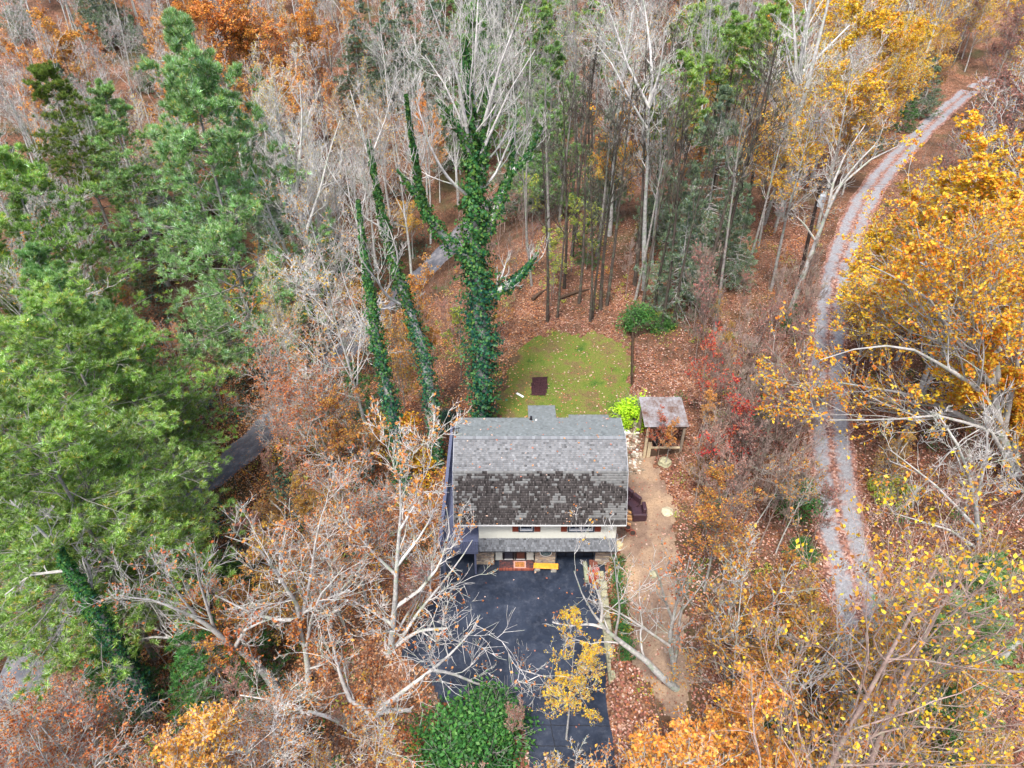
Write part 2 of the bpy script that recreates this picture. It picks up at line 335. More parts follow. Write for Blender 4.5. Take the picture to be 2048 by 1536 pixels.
# ---------------------------------------------------------------- house
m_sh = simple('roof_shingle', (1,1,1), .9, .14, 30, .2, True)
m_side = simple('cream_siding', (.55,.56,.50), .7, .05, 3)
m_trimw = simple('white_trim', (.55,.56,.56), .6, .08, 5)
m_navy = simple('navy_trim', (.035,.05,.075), .5, .2, 8)
m_black = simple('dark_paint', (.012,.012,.016), .5, .2, 8)
m_rust = simple('rusty_brown_shutter', (.17,.035,.018), .6, .45, 14)
m_deck = simple('blue_grey_deck_paint', (.085,.098,.16), .7, .2, 6)
m_stone = simple('stacked_stone', (1,1,1), .9, .25, 9, .2, True)
m_wood = simple('orange_pine_slab', (.62,.28,.035), .45, .3, 5)
m_glass, n, b = material('window_glass', .08, .5); b.inputs['Base Color'].default_value = (.012,.016,.03,1)
m_leather = simple('brown_leather', (.045,.022,.03), .38, .25, 7, .5)
m_brick = simple('brick', (1,1,1), .9, .2, 12, .2, True)
m_rake = simple('grey_rake', (.30,.31,.33), .8)
house = empty('house', (2.3, 33.5, 0), 'two storey gambrel roofed house with cream siding in the middle of the wood', 'house')
house.rotation_euler = (0,0,0)
HL = (2.3, 33.5, 0)
def hp(name, mb, mat, parent=None, **k):        # a part of the house, written in world coordinates
    o = mb.build(name, mat, None, **k)
    o.parent = parent or house
    o.matrix_parent_inverse = __import__('mathutils').Matrix.Translation(Vector((-HL[0], -HL[1], -HL[2])))
    if parent: o.matrix_parent_inverse = __import__('mathutils').Matrix.Identity(4)
    return o
XL, XR = -3.72, 7.31; WL, WR = -2.19, 6.86
EAVE, BRK, RDG, BCK = (30.38, 4.42), (31.95, 7.66), (33.87, 8.74), (36.3, 8.38)
FW = 30.9
# walls (solid body, set back behind the front siding)
mb = MB(); FB = 31.55
prof = [(FB,-.5),(FB,2.42),(FW+.03,2.42),(FW+.03,4.38),(EAVE[0]+.62,4.52),(BRK[0]+.1,BRK[1]-.2),(RDG[0],RDG[1]-.14),(BCK[0]-.2,BCK[1]-.13),(BCK[0]-.2,-.5)]
k_ = len(prof); Vp = [(WL, y, z) for y, z in prof]+[(WR, y, z) for y, z in prof]
mb.add(Vp, [tuple(range(k_)), tuple(range(2*k_-1, k_-1, -1))]+[((i+1) % k_, i, k_+i, k_+(i+1) % k_) for i in range(k_)])
hp('wall', mb, m_side)
pm = MB(); pm.box((0,0,0), (.283,.028,1.95)); pme = pm.mesh('siding_plank', m_side)
npl = 31; pw = (WR-WL)/npl
for i in range(npl):
    o = link('siding_plank', pme, house, (WL+i*pw+.005-HL[0], FW-HL[1]+random.uniform(-.003,.003), 2.46)); o.scale.x = (pw-.018)/.283
# roof deck
def slab(mb, a, b_, x0, x1, th=.1):
    (ya, za), (yb, zb) = a, b_
    mb.add([(x0,ya,za),(x1,ya,za),(x1,yb,zb),(x0,yb,zb),(x0,ya,za-th),(x1,ya,za-th),(x1,yb,zb-th),(x0,yb,zb-th)],
           [(0,1,2,3),(7,6,5,4),(0,4,5,1),(1,5,6,2),(2,6,7,3),(3,7,4,0)])
mb = MB()
dz = -.03
for a, b_ in ((EAVE, BRK), (BRK, RDG), (RDG, BCK)): slab(mb, (a[0], a[1]+dz), (b_[0], b_[1]+dz), XL+.03, XR-.03)
slab(mb, (36.3, 8.35), (37.95, 8.10), 1.1, 2.98); slab(mb, (36.2, 5.5), (40.7, 5.0), 4.25, 7.25)
roof = hp('roof', mb, simple('roof_board', (.2,.19,.19), .9, .2))
mb = MB(); mb.box((1.25,36.2,5.0), (2.85,37.7,7.98)); mb.box((4.45,36.2,2), (7.05,40.4,4.85)); mb.box((WL+.02,36.08,2), (WR-.02,36.14,8.2))
hp('back_room', mb, m_side)
def fnoise(x, y, s=0):
    return (np.sin(x*1.7+s)+np.sin(x*.9-y*2.3+s*2)+np.sin(x*3.1+y*1.9+s*3)+np.sin(y*4.7-x*2.2+s))/4
def shingles(name, a, b_, x0, x1, nc, pitch, colf, parent, th=.022):
    (ya, za), (yb, zb) = a, b_; L = math.hypot(yb-ya, zb-za); uy, uz = (yb-ya)/L, (zb-za)/L; nyv, nz = -uz, uy
    if nz < 0: nyv, nz = -nyv, -nz
    e = L/nc; nt_ = int(round((x1-x0)/pitch)); p = (x1-x0)/nt_
    ci, ti = np.meshgrid(np.arange(nc), np.arange(-1, nt_), indexing='ij'); ci = ci.ravel(); ti = ti.ravel(); ro_ = rng.random(nc)
    xa = x0+(ti+ro_[ci]+rng.uniform(-.12, .12, len(ti)))*p; xb = xa+p-.005; xa = np.clip(xa, x0, x1); xb = np.clip(xb, x0, x1); ok = xb-xa > .02
    ci, xa, xb = ci[ok], xa[ok], xb[ok]; N = len(ci)
    va = ci*e - rng.uniform(0, .012, N); vb = (ci+1)*e + .01; tj = th*rng.uniform(.7, 1.4, N)
    def pt(x, v, h): return np.stack([x, ya+uy*v+nyv*h, za+uz*v+nz*h], 1)
    z0 = np.zeros(N)
    V = np.stack([pt(xa,va,z0), pt(xb,va,z0), pt(xa,va,tj), pt(xb,va,tj), pt(xa,vb,z0+.004), pt(xb,vb,z0+.004)], 1).reshape(-1, 3)
    o = (np.arange(N)*6)[:, None]
    F = np.concatenate([o+[0,1,3,2], o+[2,3,5,4], o+[0,2,4,4], o+[1,5,3,3]], 0)
    F4 = np.concatenate([o+[0,1,3,2], o+[2,3,5,4]], 0)
    c = colf((xa+xb)/2, ci/nc, N); col = np.repeat(c, 6, 0); col.reshape(N,6,3)[:, :2] *= .22; col.reshape(N,6,3)[:, 4:] *= .8  # butt edges tinted dark: painted shadow line between the courses
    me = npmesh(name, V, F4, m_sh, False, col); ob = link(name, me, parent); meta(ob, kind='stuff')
    return ob
GR = np.array([.19,.202,.214])
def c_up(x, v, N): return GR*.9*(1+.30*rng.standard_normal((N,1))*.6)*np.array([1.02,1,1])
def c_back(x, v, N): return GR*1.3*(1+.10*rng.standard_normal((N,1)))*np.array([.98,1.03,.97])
def c_low(x, v, N):
    u = (x-XL)/(XR-XL)
    pr = .5*sstep(.72, .98, v) + .85*sstep(.90, .99, v) + 1.0*sstep(.90, 1.0, u+.10*np.sin(v*9))+.9*sstep(.035, .0, u)
    blob = fnoise(x*1.35, v*4.2, 1.3); pr = pr + .75*sstep(.30, .55, blob)*(v < .88)
    blob2 = fnoise(x*2.1, v*6.2, 4.1); pr = pr+.45*sstep(.35, .6, blob2)
    pr = np.where(v < .06, pr*.4, pr)*.92+.02
    key = (np.floor(x/.42+v*37.1)*13.37+np.round(v*22)*7.77); hr = np.abs(np.sin(key*12.9898)*43758.5453) % 1
    lt = (.5*hr+.5*rng.random(N)) < .12+pr*.70
    c = np.where(lt[:, None], GR*np.array([1.15,1.12,1.06])*(1+.2*rng.standard_normal((N,1))*.6), np.array([.066,.060,.060])*(1+.45*rng.standard_normal((N,1))*.6))
    return np.clip(c, .02, .6)
def c_porch(x, v, N): return np.array([.125,.135,.15])*(1+.35*rng.standard_normal((N,1))*.6)
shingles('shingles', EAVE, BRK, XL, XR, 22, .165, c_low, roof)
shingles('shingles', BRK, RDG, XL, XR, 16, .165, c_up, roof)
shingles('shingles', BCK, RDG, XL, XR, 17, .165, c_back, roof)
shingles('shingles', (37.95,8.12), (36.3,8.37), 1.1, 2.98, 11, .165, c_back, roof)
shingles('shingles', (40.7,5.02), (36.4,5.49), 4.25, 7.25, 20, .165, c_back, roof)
mb = MB()
for i in range(55):
    x = XL+i*.2005; g_ = random.uniform(.75,1.15)
    mb.box((x+.004, RDG[0]-.13, RDG[1]-.045+random.uniform(0,.01)), (x+.196, RDG[0]+.15, RDG[1]+.022), tuple(GR*g_))
meta(hp('ridge_cap', mb, m_sh, roof), kind='stuff')
mb = MB(); mb.beam((XL-.01, EAVE[0]-.025, EAVE[1]-.05), (XR+.01, EAVE[0]-.025, EAVE[1]-.05), .05, .1)
hp('fascia', mb, m_trimw, roof)
for xx in (XL-.015, XR+.015):
    mb = MB()
    for a, b_ in ((EAVE, BRK), (BRK, RDG), (RDG, BCK)): mb.beam((xx, a[0], a[1]-.07), (xx, b_[0], b_[1]-.07), .03, .16)
    hp('rake_board', mb, m_rake, roof)
mb = MB(); mb.tube([(1.28,36.05,8.35),(1.28,36.05,8.72)], .07, 12); mb.tube([(1.28,36.05,8.38),(1.28,36.05,8.46)], [.16,.08], 12)
hp('vent_pipe', mb, m_black, roof)
mb = MB(); mb.tube([(1.62,36.0,8.36),(1.62,36.0,8.5)], [.1,.06], 8); hp('vent_cap', mb, m_trimw, roof)
mb = MB(); q = (-3.62,34.4,8.55)
mb.tube([q,(q[0],q[1],9.1)], .025, 6); mb.tube([(q[0]-.28,q[1],8.98),(q[0]+.3,q[1]+.1,9.05)], .02, 6)
mb.tube([(q[0]-.2,q[1]-.12,8.9),(q[0]-.2,q[1]+.12,9.08)], .018, 6); mb.tube([(q[0]+.18,q[1]-.14,8.98),(q[0]+.18,q[1]+.14,9.1)], .018, 6)
mb.tube([q,(q[0]+.02,q[1],8.8)], [.09,.05], 8)
hp('antenna', mb, m_black, roof)
# eave soffit and porch roof
mb = MB(); mb.box((WL, EAVE[0]+.06, 4.26), (WR, FW, 4.30)); hp('soffit', mb, m_trimw)
mb = MB(); slab(mb, (30.12,2.12), (30.93,2.50), WL-.03, WR+.03, .09); mb.box((WL,30.2,1.98), (WR,31.5,2.05))
pr_ = hp('porch_roof', mb, m_black)
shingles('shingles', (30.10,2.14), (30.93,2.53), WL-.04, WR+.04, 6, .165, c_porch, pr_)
# windows and shutters
def window(x0, x1, z0, z1, panes):
    mb = MB(); mb.box((x0-.1,FW-.05,z0-.1), (x1+.1,FW-.001,z0)); mb.box((x0-.1,FW-.05,z0), (x0,FW-.001,z1)); mb.box((x1,FW-.05,z0), (x1+.1,FW-.001,z1)); mb.box((x0-.1,FW-.05,z1), (x1+.1,FW-.001,z1+.08))
    wn = hp('window', mb, m_navy)
    k = (x1-x0)/panes
    for i in range(panes):
        a, c = x0+i*k, x0+(i+1)*k; f = .055; mb = MB()
        mb.box((a,FW-.035,z0), (c,FW-.006,z0+f)); mb.box((a,FW-.035,z0+f), (a+f,FW-.006,z1)); mb.box((c-f,FW-.035,z0+f), (c,FW-.006,z1))
        mb.box((a+f,FW-.03,(z0+z1)/2), (c-f,FW-.008,(z0+z1)/2+.05))
        hp('sash', mb, m_trimw, wn)
        mb = MB(); mb.box((a+f,FW-.016,z0+f), (c-f,FW-.008,z1)); hp('pane', mb, m_glass, wn)
        mb = MB(); mb.box((a+f+.02,FW-.024,z0+f+.0), (c-f-.02,FW-.018,z0+f+.16)); hp('sill_blind', mb, simple('pale_blind', (.35,.38,.42)), wn)
    return wn
window(.53, 1.34, 3.27, 4.2, 1); window(3.75, 5.3, 3.27, 4.2, 2)
for x in (.02, 1.46, 3.2, 5.42):
    mb = MB(); mb.box((x,FW-.04,3.2), (x+.4,FW-.003,4.22)); sh = hp('shutter', mb, m_rust)
    mb = MB()
    for j in range(9): mb.beam((x+.06,FW-.048,3.28+j*.1), (x+.34,FW-.048,3.28+j*.1), .02, .06)
    hp('louvre', mb, m_rust, sh)
# ground floor front
def stones(mb, x0, x1, z0, z1, y, hgt=.11):
    z = z0
    while z < z1-.03:
        h_ = min(random.uniform(.06, hgt), z1-z); x = x0
        while x < x1-.02:
            l_ = min(random.uniform(.12, .42), x1-x)
            if x1-x-l_ < .08: l_ = x1-x
            c = random.choice([(.33,.27,.2),(.26,.22,.19),(.38,.33,.27),(.22,.2,.19),(.42,.34,.24),(.3,.23,.18)])
            k = random.uniform(.8, 1.15); c = tuple(q*k for q in c)
            mb.box((x+.006, y-random.uniform(.02,.06), z+.006), (x+l_-.006, y+.1, z+h_-.006), c); x += l_
        z += h_
for x0, x1, y in ((-2.45,-1.2,30.75), (1.55,2.93,30.72), (5.62,6.86,30.75)):
    mb = MB(); mb.box((x0+.02,y+.02,-.4), (x1-.02,FB,2.06)); pier = hp('stone_pier', mb, simple('mortar', (.16,.15,.14), .95))
    mb = MB(); stones(mb, x0, x1, -.05, 2.05, y); meta(hp('stones', mb, m_stone, pier), kind='stuff')
mb = MB(); mb.box((-1.12,31.0,.2), (-.66,31.06,2.04)); mb.box((1.0,31.0,.2), (1.46,31.06,2.04)); mb.box((-1.16,31.04,.1), (1.5,31.5,.2))
hp('entry_panel', mb, m_side)
for x in (-.62, .2):
    mb = MB(); mb.box((x,31.0,.2), (x+.78,31.07,2.04)); dr = hp('door', mb, m_black)
    mb = MB()
    for z in (.35, 1.15): mb.box((x+.14,30.975,z), (x+.64,30.998,z+.66))
    hp('door_panel', mb, simple('dark_brown_wood' if x > 0 else 'dark_glass', (.09,.035,.028) if x > 0 else (.04,.045,.06), .5, .3), dr)
    mb = MB(); mb.box((x+.1,30.97,.22), (x+.68,30.99,.3)); hp('kick_plate', mb, m_trimw, dr)
    mb = MB(); mb.tube([(x+(.7 if x < 0 else .07),30.94,1.1),(x+(.7 if x < 0 else .07),31,1.1)], .04, 10); hp('handle', mb, simple('brass', (.4,.28,.1), .3), dr)
mb = MB()
for i in range(4): mb.box((3.02,31.4,.03+i*.5), (5.58,31.46,.5+i*.5))
gd = hp('garage_door', mb, m_black)
mb = MB()
for i in range(4):
    for j in range(4): mb.box((3.12+j*.63,31.385,.1+i*.5), (3.64+j*.63,31.4,.42+i*.5))
hp('door_panel', mb, simple('dark_navy', (.02,.025,.04), .4), gd)
for x in (2.95, 5.54): mb = MB(); mb.box((x,30.8,0), (x+.07,30.9,2.04)); hp('garage_jamb', mb, m_navy)
# brick step
mb = MB(); mb.box((-.86,30.24,-.1), (1.46,31.02,.14)); st = hp('doorstep', mb, simple('mortar_dark', (.1,.08,.08), .95))
mb = MB()
for i in range(24): c = random.choice([(.2,.05,.035),(.27,.08,.05),(.16,.045,.035)]); mb.box((-.87+i*.0975,30.2,.0), (-.87+i*.0975+.088,30.34,.165), c)
meta(hp('bricks', mb, m_brick, st), kind='stuff')
mb = MB()
for i in range(16):
    for j in range(9): c = random.choice([(.06,.035,.04),(.09,.04,.04),(.045,.035,.045),(.14,.05,.045)]); mb.box((-.85+i*.1445,30.35+j*.073,.1), (-.85+i*.1445+.135,30.35+j*.073+.066,.16), c)
meta(hp('pavers', mb, m_brick, st), kind='stuff')
# deck on the left side
DX0, DX1, DY0, DY1, DZ = -4.62, -2.22, 29.85, 41.1, 2.45
mb = MB(); mb.box((DX0+.05,DY0+.02,DZ-.28), (DX1,DY1-.02,DZ-.04))
for x in (DX0+.12, DX1-.2):
    for y in (30.0, 33.6, 37.3, 40.9): mb.box((x-.07,y-.07,-3), (x+.07,y+.07,DZ-.28))
dk = hp('deck', mb, m_deck)
bm_ = MB(); bm_.box((0,0,0), (.138,DY1-DY0,.035)); bme = bm_.mesh('deck_board', m_deck)
for i in range(16): o = link('deck_board', bme, dk, (DX0+.01+i*.15, DY0, DZ-.035+random.uniform(0,.004)))
mb = MB(); mb.beam((DX0,DY0,DZ+1.02), (DX0,DY1+.1,DZ+1.02), .22, .05); mb.beam((DX0,DY1+.02,DZ+1.02), (XL+.5,DY1+.02,DZ+1.02), .2, .05)
mb.beam((DX0,DY0,DZ+.12), (DX0,DY1,DZ+.12), .05, .09); mb.beam((DX0,DY0,DZ+.9), (DX0,DY1,DZ+.9), .04, .09); mb.beam((DX0,DY0,DZ+1.02), (DX1,DY0,DZ+1.02), .14, .05)
for y in np.arange(DY0+.1, DY1, 1.85): mb.box((DX0-.05,y-.05,DZ-.2), (DX0+.05,y+.05,DZ+1))
hp('railing', mb, m_deck, dk)
mb = MB()
for y in np.arange(DY0+.2, DY1, .14): mb.box((DX0-.018,y-.018,DZ+.15), (DX0+.018,y+.018,DZ+.88))
for x in np.arange(DX0+.15, DX1, .14): mb.box((x-.018,DY0-.018,DZ+.1), (x+.018,DY0+.018,DZ+1))
meta(hp('balusters', mb, m_deck, dk), kind='stuff')
mb = MB(); mb.beam((-4.12,34.3,DZ+1.0), (-4.12,40.8,DZ+1.0), .13, .05); mb.beam((-4.2,34.3,DZ+1.0), (-2.3,34.3,DZ+1.0), .14, .05)
for y in (34.3, 36.4, 38.5, 40.7): mb.box((-4.17,y-.05,DZ), (-4.07,y+.05,DZ+1))
hp('stair_railing', mb, m_deck, dk)
mb = MB(); mb.box((-4.05,33.0,DZ+.005), (-2.3,34.9,DZ+.02)); hp('stair_opening', mb, m_black, dk)  # flat black sheet over the boards, painted stand-in for the opening's darkness

# things by the front of the house
bench = empty('log_bench', (2.28,30.3,0), 'orange half log bench on stone feet in front of the stone pier', 'bench', rz=-.05)
mb = MB(); P = []
for x in np.linspace(-.84, .84, 9): P.append((x, .0, .36+random.uniform(-.008,.008)))
mb.add([(-.84,-.23,.44),(.84,-.25,.44),(.85,.24,.44),(-.83,.22,.44),(-.8,-.2,.33),(.8,-.2,.33),(.8,.2,.33),(-.8,.2,.33)], [(0,1,2,3),(7,6,5,4),(0,4,5,1),(1,5,6,2),(2,6,7,3),(3,7,4,0)])
mb.build('seat', m_wood, bench, bevel=.03)
for x in (-.55, .55):
    mb = MB(); mb.box((x-.2,-.2,0), (x+.17,.19,.32), jit=.03); mb.build('stone_foot', simple('foot_stone', (.3,.29,.25), .9, .3, 8), bench, bevel=.04)
mat_ = empty('doormat', (.53,30.62,.165), 'tan doormat with red patterned middle on the brick step', 'doormat')
mb = MB(); mb.box((-.42,-.31,0), (.42,.28,.02)); mb.build('mat_base', simple('coir', (.42,.24,.2), .95, .2, 20), mat_)
mb = MB(); mb.box((-.32,-.23,.021), (.32,.2,.026)); mb.build('mat_pattern', simple('mat_print', (.30,.13,.04), .95, .7, 9), mat_)
sign = empty('oval_sign', (2.27,30.66,1.35), 'oval dark teal house sign with a white rim on the stone pier', 'sign')
def disc(a, b_, y0, y1, k=40, cx_=0, cz0=0):
    V = [(cx_+a*math.cos(2*math.pi*i/k), y0, cz0+b_*math.sin(2*math.pi*i/k)) for i in range(k)]+[(cx_+a*math.cos(2*math.pi*i/k), y1, cz0+b_*math.sin(2*math.pi*i/k)) for i in range(k)]
    return V, [tuple(range(k)), tuple(range(2*k-1, k-1, -1))]+[((i+1) % k, i, k+i, k+(i+1) % k) for i in range(k)]
mb = MB(); mb.add(*disc(.42,.37,0,-.03)); mb.build('sign_rim', m_trimw, sign)
mb = MB(); mb.add(*disc(.35,.30,-.031,-.04)); mb.build('sign_board', simple('teal_board', (.035,.085,.10), .5, .3, 10), sign)
mb = MB(); random.seed(5)
x = -.26
while x < .26:                                     # worn, illegible pale lettering strokes
    h_ = random.uniform(.04,.13); mb.beam((x,-.046,random.uniform(-.06,.0)), (x+random.uniform(-.02,.04),-.046,h_), .018, .01); x += random.uniform(.03,.06)
mb.beam((-.2,-.046,-.14), (.2,-.046,-.14), .012, .012); mb.beam((0,-.046,-.16), (0,-.046,-.02), .02, .012); mb.build('sign_print', simple('sign_paint', (.34,.44,.46), .6), sign)
wr = empty('door_wreath', (1.24,30.96,1.35), 'red and yellow flower hanging beside the front door', 'wreath')
mb = MB()
for i in range(70):
    a_ = random.uniform(0, 6.28); r_ = random.uniform(.02,.2); q = Vector((r_*math.cos(a_), -.04-random.uniform(0,.08), r_*math.sin(a_)*1.3)); c = random.choice([(.5,.3,.02),(.42,.03,.02),(.15,.16,.03),(.5,.2,.03),(.3,.02,.02)])
    d = Vector((random.uniform(-1,1), random.uniform(-1,0), random.uniform(-1,1)))*.05; e_ = Vector((random.uniform(-1,1), random.uniform(-1,0), random.uniform(-1,1)))*.05
    mb.add([q-d, q-e_, q+d, q+e_], [(0,1,2,3)], c)
mb.build('flower', simple('petal', (1,1,1), .8, .2, 8, .2, True), wr)
mb = MB(); mb.tube([(0,.02,.5),(0,-.03,.2)], .012, 6); mb.build('hanger', m_black, wr)
# ---------------------------------------------------------------- plants: growing branches, leaves and needles
def unit(v): return v/np.maximum(np.linalg.norm(v, axis=-1, keepdims=True), 1e-9)
def tubes(P, R, k):
    """P (b,n,3) polylines, R (b,n) radii -> vertices and quads"""
    B_, n_, _ = P.shape; T = np.gradient(P, axis=1); T = unit(T)
    ref = np.tile(np.array([.31,.17,.93]), (B_, 1)); bad = np.abs((T[:, 0]*unit(ref)).sum(1)) > .9; ref[bad] = [1, .1, .05]
    a = unit(np.cross(T, ref[:, None])); b_ = np.cross(T, a)
    th = np.arange(k)*2*np.pi/k
    V = P[:, :, None]+R[:, :, None, None]*(a[:, :, None]*np.cos(th)[None, None, :, None]+b_[:, :, None]*np.sin(th)[None, None, :, None])
    base = (np.arange(B_)*n_*k)[:, None, None]+(np.arange(n_-1)*k)[None, :, None]; j = np.arange(k)[None, None]; j2 = (j+1) % k
    F = np.stack([base+j, base+j2, base+k+j2, base+k+j], -1).reshape(-1, 4)
    return V.reshape(-1, 3), F
def at_t(P, R, t):
    n_ = P.shape[1]; f = t*(n_-1); i = np.minimum(f.astype(int), n_-2); u = (f-i)[..., None]; r = np.arange(len(P))[:, None]
    p = P[r, i]*(1-u)+P[r, i+1]*u; d = unit(P[r, i+1]-P[r, i]); rr = R[r, i]*(1-u[..., 0])+R[r, i+1]*u[..., 0]
    return p, d, rr
def length(P): return np.linalg.norm(np.diff(P, axis=1), axis=2).sum(1)
def grow(P, R, g, nc, t0, t1, ang, lf, n_=5, wig=.18, up=.1, rf=.55, tip=.25, taper=.5, flat=0, minr=.011, lprof=None):
    B_ = len(P); L = length(P); t = np.sort(g.uniform(t0, t1, (B_, nc)), 1)
    p, d, r = at_t(P, R, t); rv = g.normal(size=(B_, nc, 3))
    if flat: rv[..., 2] *= (1-flat)
    perp = unit(rv-(rv*d).sum(-1, keepdims=True)*d); a = g.uniform(ang[0], ang[1], (B_, nc, 1))
    D = unit(np.cos(a)*d+np.sin(a)*perp).reshape(-1, 3)
    lp = (1-taper*t) if lprof is None else lprof(t)
    ln = (L[:, None]*lf*lp*g.uniform(.65, 1.3, (B_, nc))).ravel(); p = p.reshape(-1, 3); r = r.ravel()
    Q = np.zeros((len(D), n_, 3)); Q[:, 0] = p; dr = D.copy()
    for i in range(1, n_):
        dr = unit(dr+g.normal(size=dr.shape)*wig+np.array([0, 0, up])*(i/n_+.3)); Q[:, i] = Q[:, i-1]+dr*(ln/(n_-1))[:, None]
    r0 = np.maximum(r*rf, minr); RR = np.maximum(r0[:, None]*np.linspace(1, tip, n_)[None], minr*.6)
    return Q, RR
def cards(p, size, g, up=.5, nrm=None, asp=.62):
    """leaf blades: small folded diamonds"""
    n_ = len(p); N = unit(g.normal(size=(n_, 3))*(1-up)+np.array([0, 0, 1])*up*1.6) if nrm is None else unit(nrm+g.normal(size=(n_, 3))*.45)
    a = unit(np.cross(N, g.normal(size=(n_, 3)))); b_ = np.cross(N, a); s = (size*g.uniform(.65, 1.35, n_))[:, None]
    V = np.stack([p-a*s*.5, p+b_*s*asp*.5+N*s*.12, p+a*s*.5, p-b_*s*asp*.5+N*s*.12], 1).reshape(-1, 3)
    return V, np.arange(n_*4).reshape(-1, 4)
def tufts(p, d, ln, g, nb=8, w_=.035, spread=.75, up=.25):
    """needle bundles: thin blades fanned about each twig tip"""
    n_ = len(p); D = unit(np.repeat(unit(d+np.array([0, 0, up])), nb, 0)+g.normal(size=(n_*nb, 3))*spread*.6)
    q = np.repeat(p, nb, 0); L_ = (np.repeat(np.broadcast_to(ln, (n_,)), nb)*g.uniform(.7, 1.2, n_*nb))[:, None]
    s = unit(np.cross(D, g.normal(size=D.shape)))*w_/2
    V = np.stack([q-s, q+s, q+D*L_], 1).reshape(-1, 3); return V, np.arange(n_*nb*3).reshape(-1, 3)
def join(parts):
    Vs, Fs, o = [], [], 0
    for V, F in parts: Vs.append(V); Fs.append(F+o); o += len(V)
    return np.concatenate(Vs), np.concatenate(Fs)
def along(P, g, n_, t0=.2, t1=1.0):
    b_ = g.integers(0, len(P), n_); t = g.uniform(t0, t1, n_); k = P.shape[1]; f = t*(k-1); i = np.minimum(f.astype(int), k-2); u = (f-i)[:, None]
    return P[b_, i]*(1-u)+P[b_, i+1]*u, P[b_, i+1]-P[b_, i]

BK = dict(pale=bark('pale_lichen_bark', (.16,.15,.14), (.46,.45,.44), (.30,.36,.29)), grey=bark('grey_bark', (.10,.09,.085), (.29,.27,.26), (.2,.25,.17)),
          white=bark('white_bark', (.17,.16,.15), (.50,.50,.49), (.30,.36,.28), 4), dark=bark('dark_bark', (.03,.024,.02), (.085,.07,.06), (.10,.12,.08)),
          red=bark('reddish_twig', (.17,.12,.10), (.36,.27,.24), (.26,.24,.18)), moss=bark('mossy_bark', (.09,.10,.06), (.22,.25,.16), (.14,.20,.09)))
BK['twig'] = bark('pale_twig_bark', (.25,.235,.22), (.54,.53,.515), (.32,.35,.28), 2)
TW = {BK['white'].name: BK['twig'], BK['pale'].name: BK['twig']}
LF = dict(
 orange=leafy('orange_leaf', [(.66,.28,.045),(.74,.36,.06),(.55,.20,.035),(.76,.46,.10),(.44,.15,.035),(.70,.35,.13)], .4, .012),
 rust=leafy('rust_leaf', [(.38,.12,.03),(.52,.19,.045),(.30,.085,.03),(.60,.27,.07),(.44,.20,.09)], .35, .01),
 gold=leafy('gold_leaf', [(.72,.42,.02),(.80,.55,.04),(.64,.27,.02),(.68,.48,.04),(.52,.19,.02),(.62,.52,.06)], .4, .015),
 yellow=leafy('yellow_leaf', [(.72,.50,.03),(.62,.36,.02),(.78,.62,.08),(.52,.24,.03),(.44,.17,.04)], .4, .01),
 amber=leafy('amber_leaf', [(.50,.27,.04),(.42,.18,.03),(.58,.38,.05),(.35,.13,.04),(.40,.24,.10)], .4, .015),
 red=leafy('red_leaf', [(.42,.05,.04),(.52,.10,.05),(.36,.035,.03),(.55,.2,.08)], .4, .01),
 pink=leafy('dull_pink_leaf', [(.36,.16,.13),(.30,.12,.09),(.42,.24,.19),(.25,.10,.07)], .35, .01),
 ygreen=leafy('yellow_green_leaf', [(.30,.38,.05),(.38,.42,.06),(.22,.32,.05),(.48,.46,.08)], .4, .01),
 lime=leafy('lime_leaf', [(.36,.62,.02),(.44,.70,.03),(.28,.52,.02),(.50,.68,.06)], .4, .005),
 green=leafy('green_leaf', [(.035,.13,.03),(.05,.17,.035),(.03,.10,.03),(.08,.20,.04)], .25, .01, .5),
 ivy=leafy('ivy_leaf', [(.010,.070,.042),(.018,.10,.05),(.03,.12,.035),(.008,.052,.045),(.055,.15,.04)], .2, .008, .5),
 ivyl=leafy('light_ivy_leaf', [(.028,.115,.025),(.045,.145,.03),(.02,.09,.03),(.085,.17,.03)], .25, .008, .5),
 rhodo=leafy('rhododendron_leaf', [(.012,.05,.038),(.02,.075,.05),(.012,.04,.03),(.03,.09,.055)], .15, .01, .5),
 pine=leafy('pine_needle', [(.11,.27,.06),(.16,.33,.07),(.22,.39,.11),(.08,.21,.045),(.37,.50,.27)], .35, .015, .6, .18, True),
 pineb=leafy('bright_pine_needle', [(.17,.34,.045),(.23,.41,.06),(.29,.46,.09),(.12,.26,.035),(.46,.58,.30)], .35, .01, .6, .18, True),
 pineg=leafy('olive_pine_needle', [(.11,.19,.025),(.15,.23,.035),(.09,.15,.025),(.19,.26,.06)], .3, .01, .6, .1, True),
 pinel=leafy('light_pine_needle', [(.16,.35,.09),(.22,.42,.12),(.30,.49,.18),(.12,.27,.06),(.48,.60,.38)], .35, .01, .6, .15, True),
 pgreen=leafy('young_hemlock_needle', [(.05,.16,.04),(.07,.2,.045),(.10,.24,.05),(.04,.12,.035)], .25, .01, .6, .1, True),
 hem=leafy('hemlock_needle', [(.12,.20,.10),(.17,.26,.14),(.09,.16,.08),(.28,.36,.24)], .25, .01, .6, .1, True))

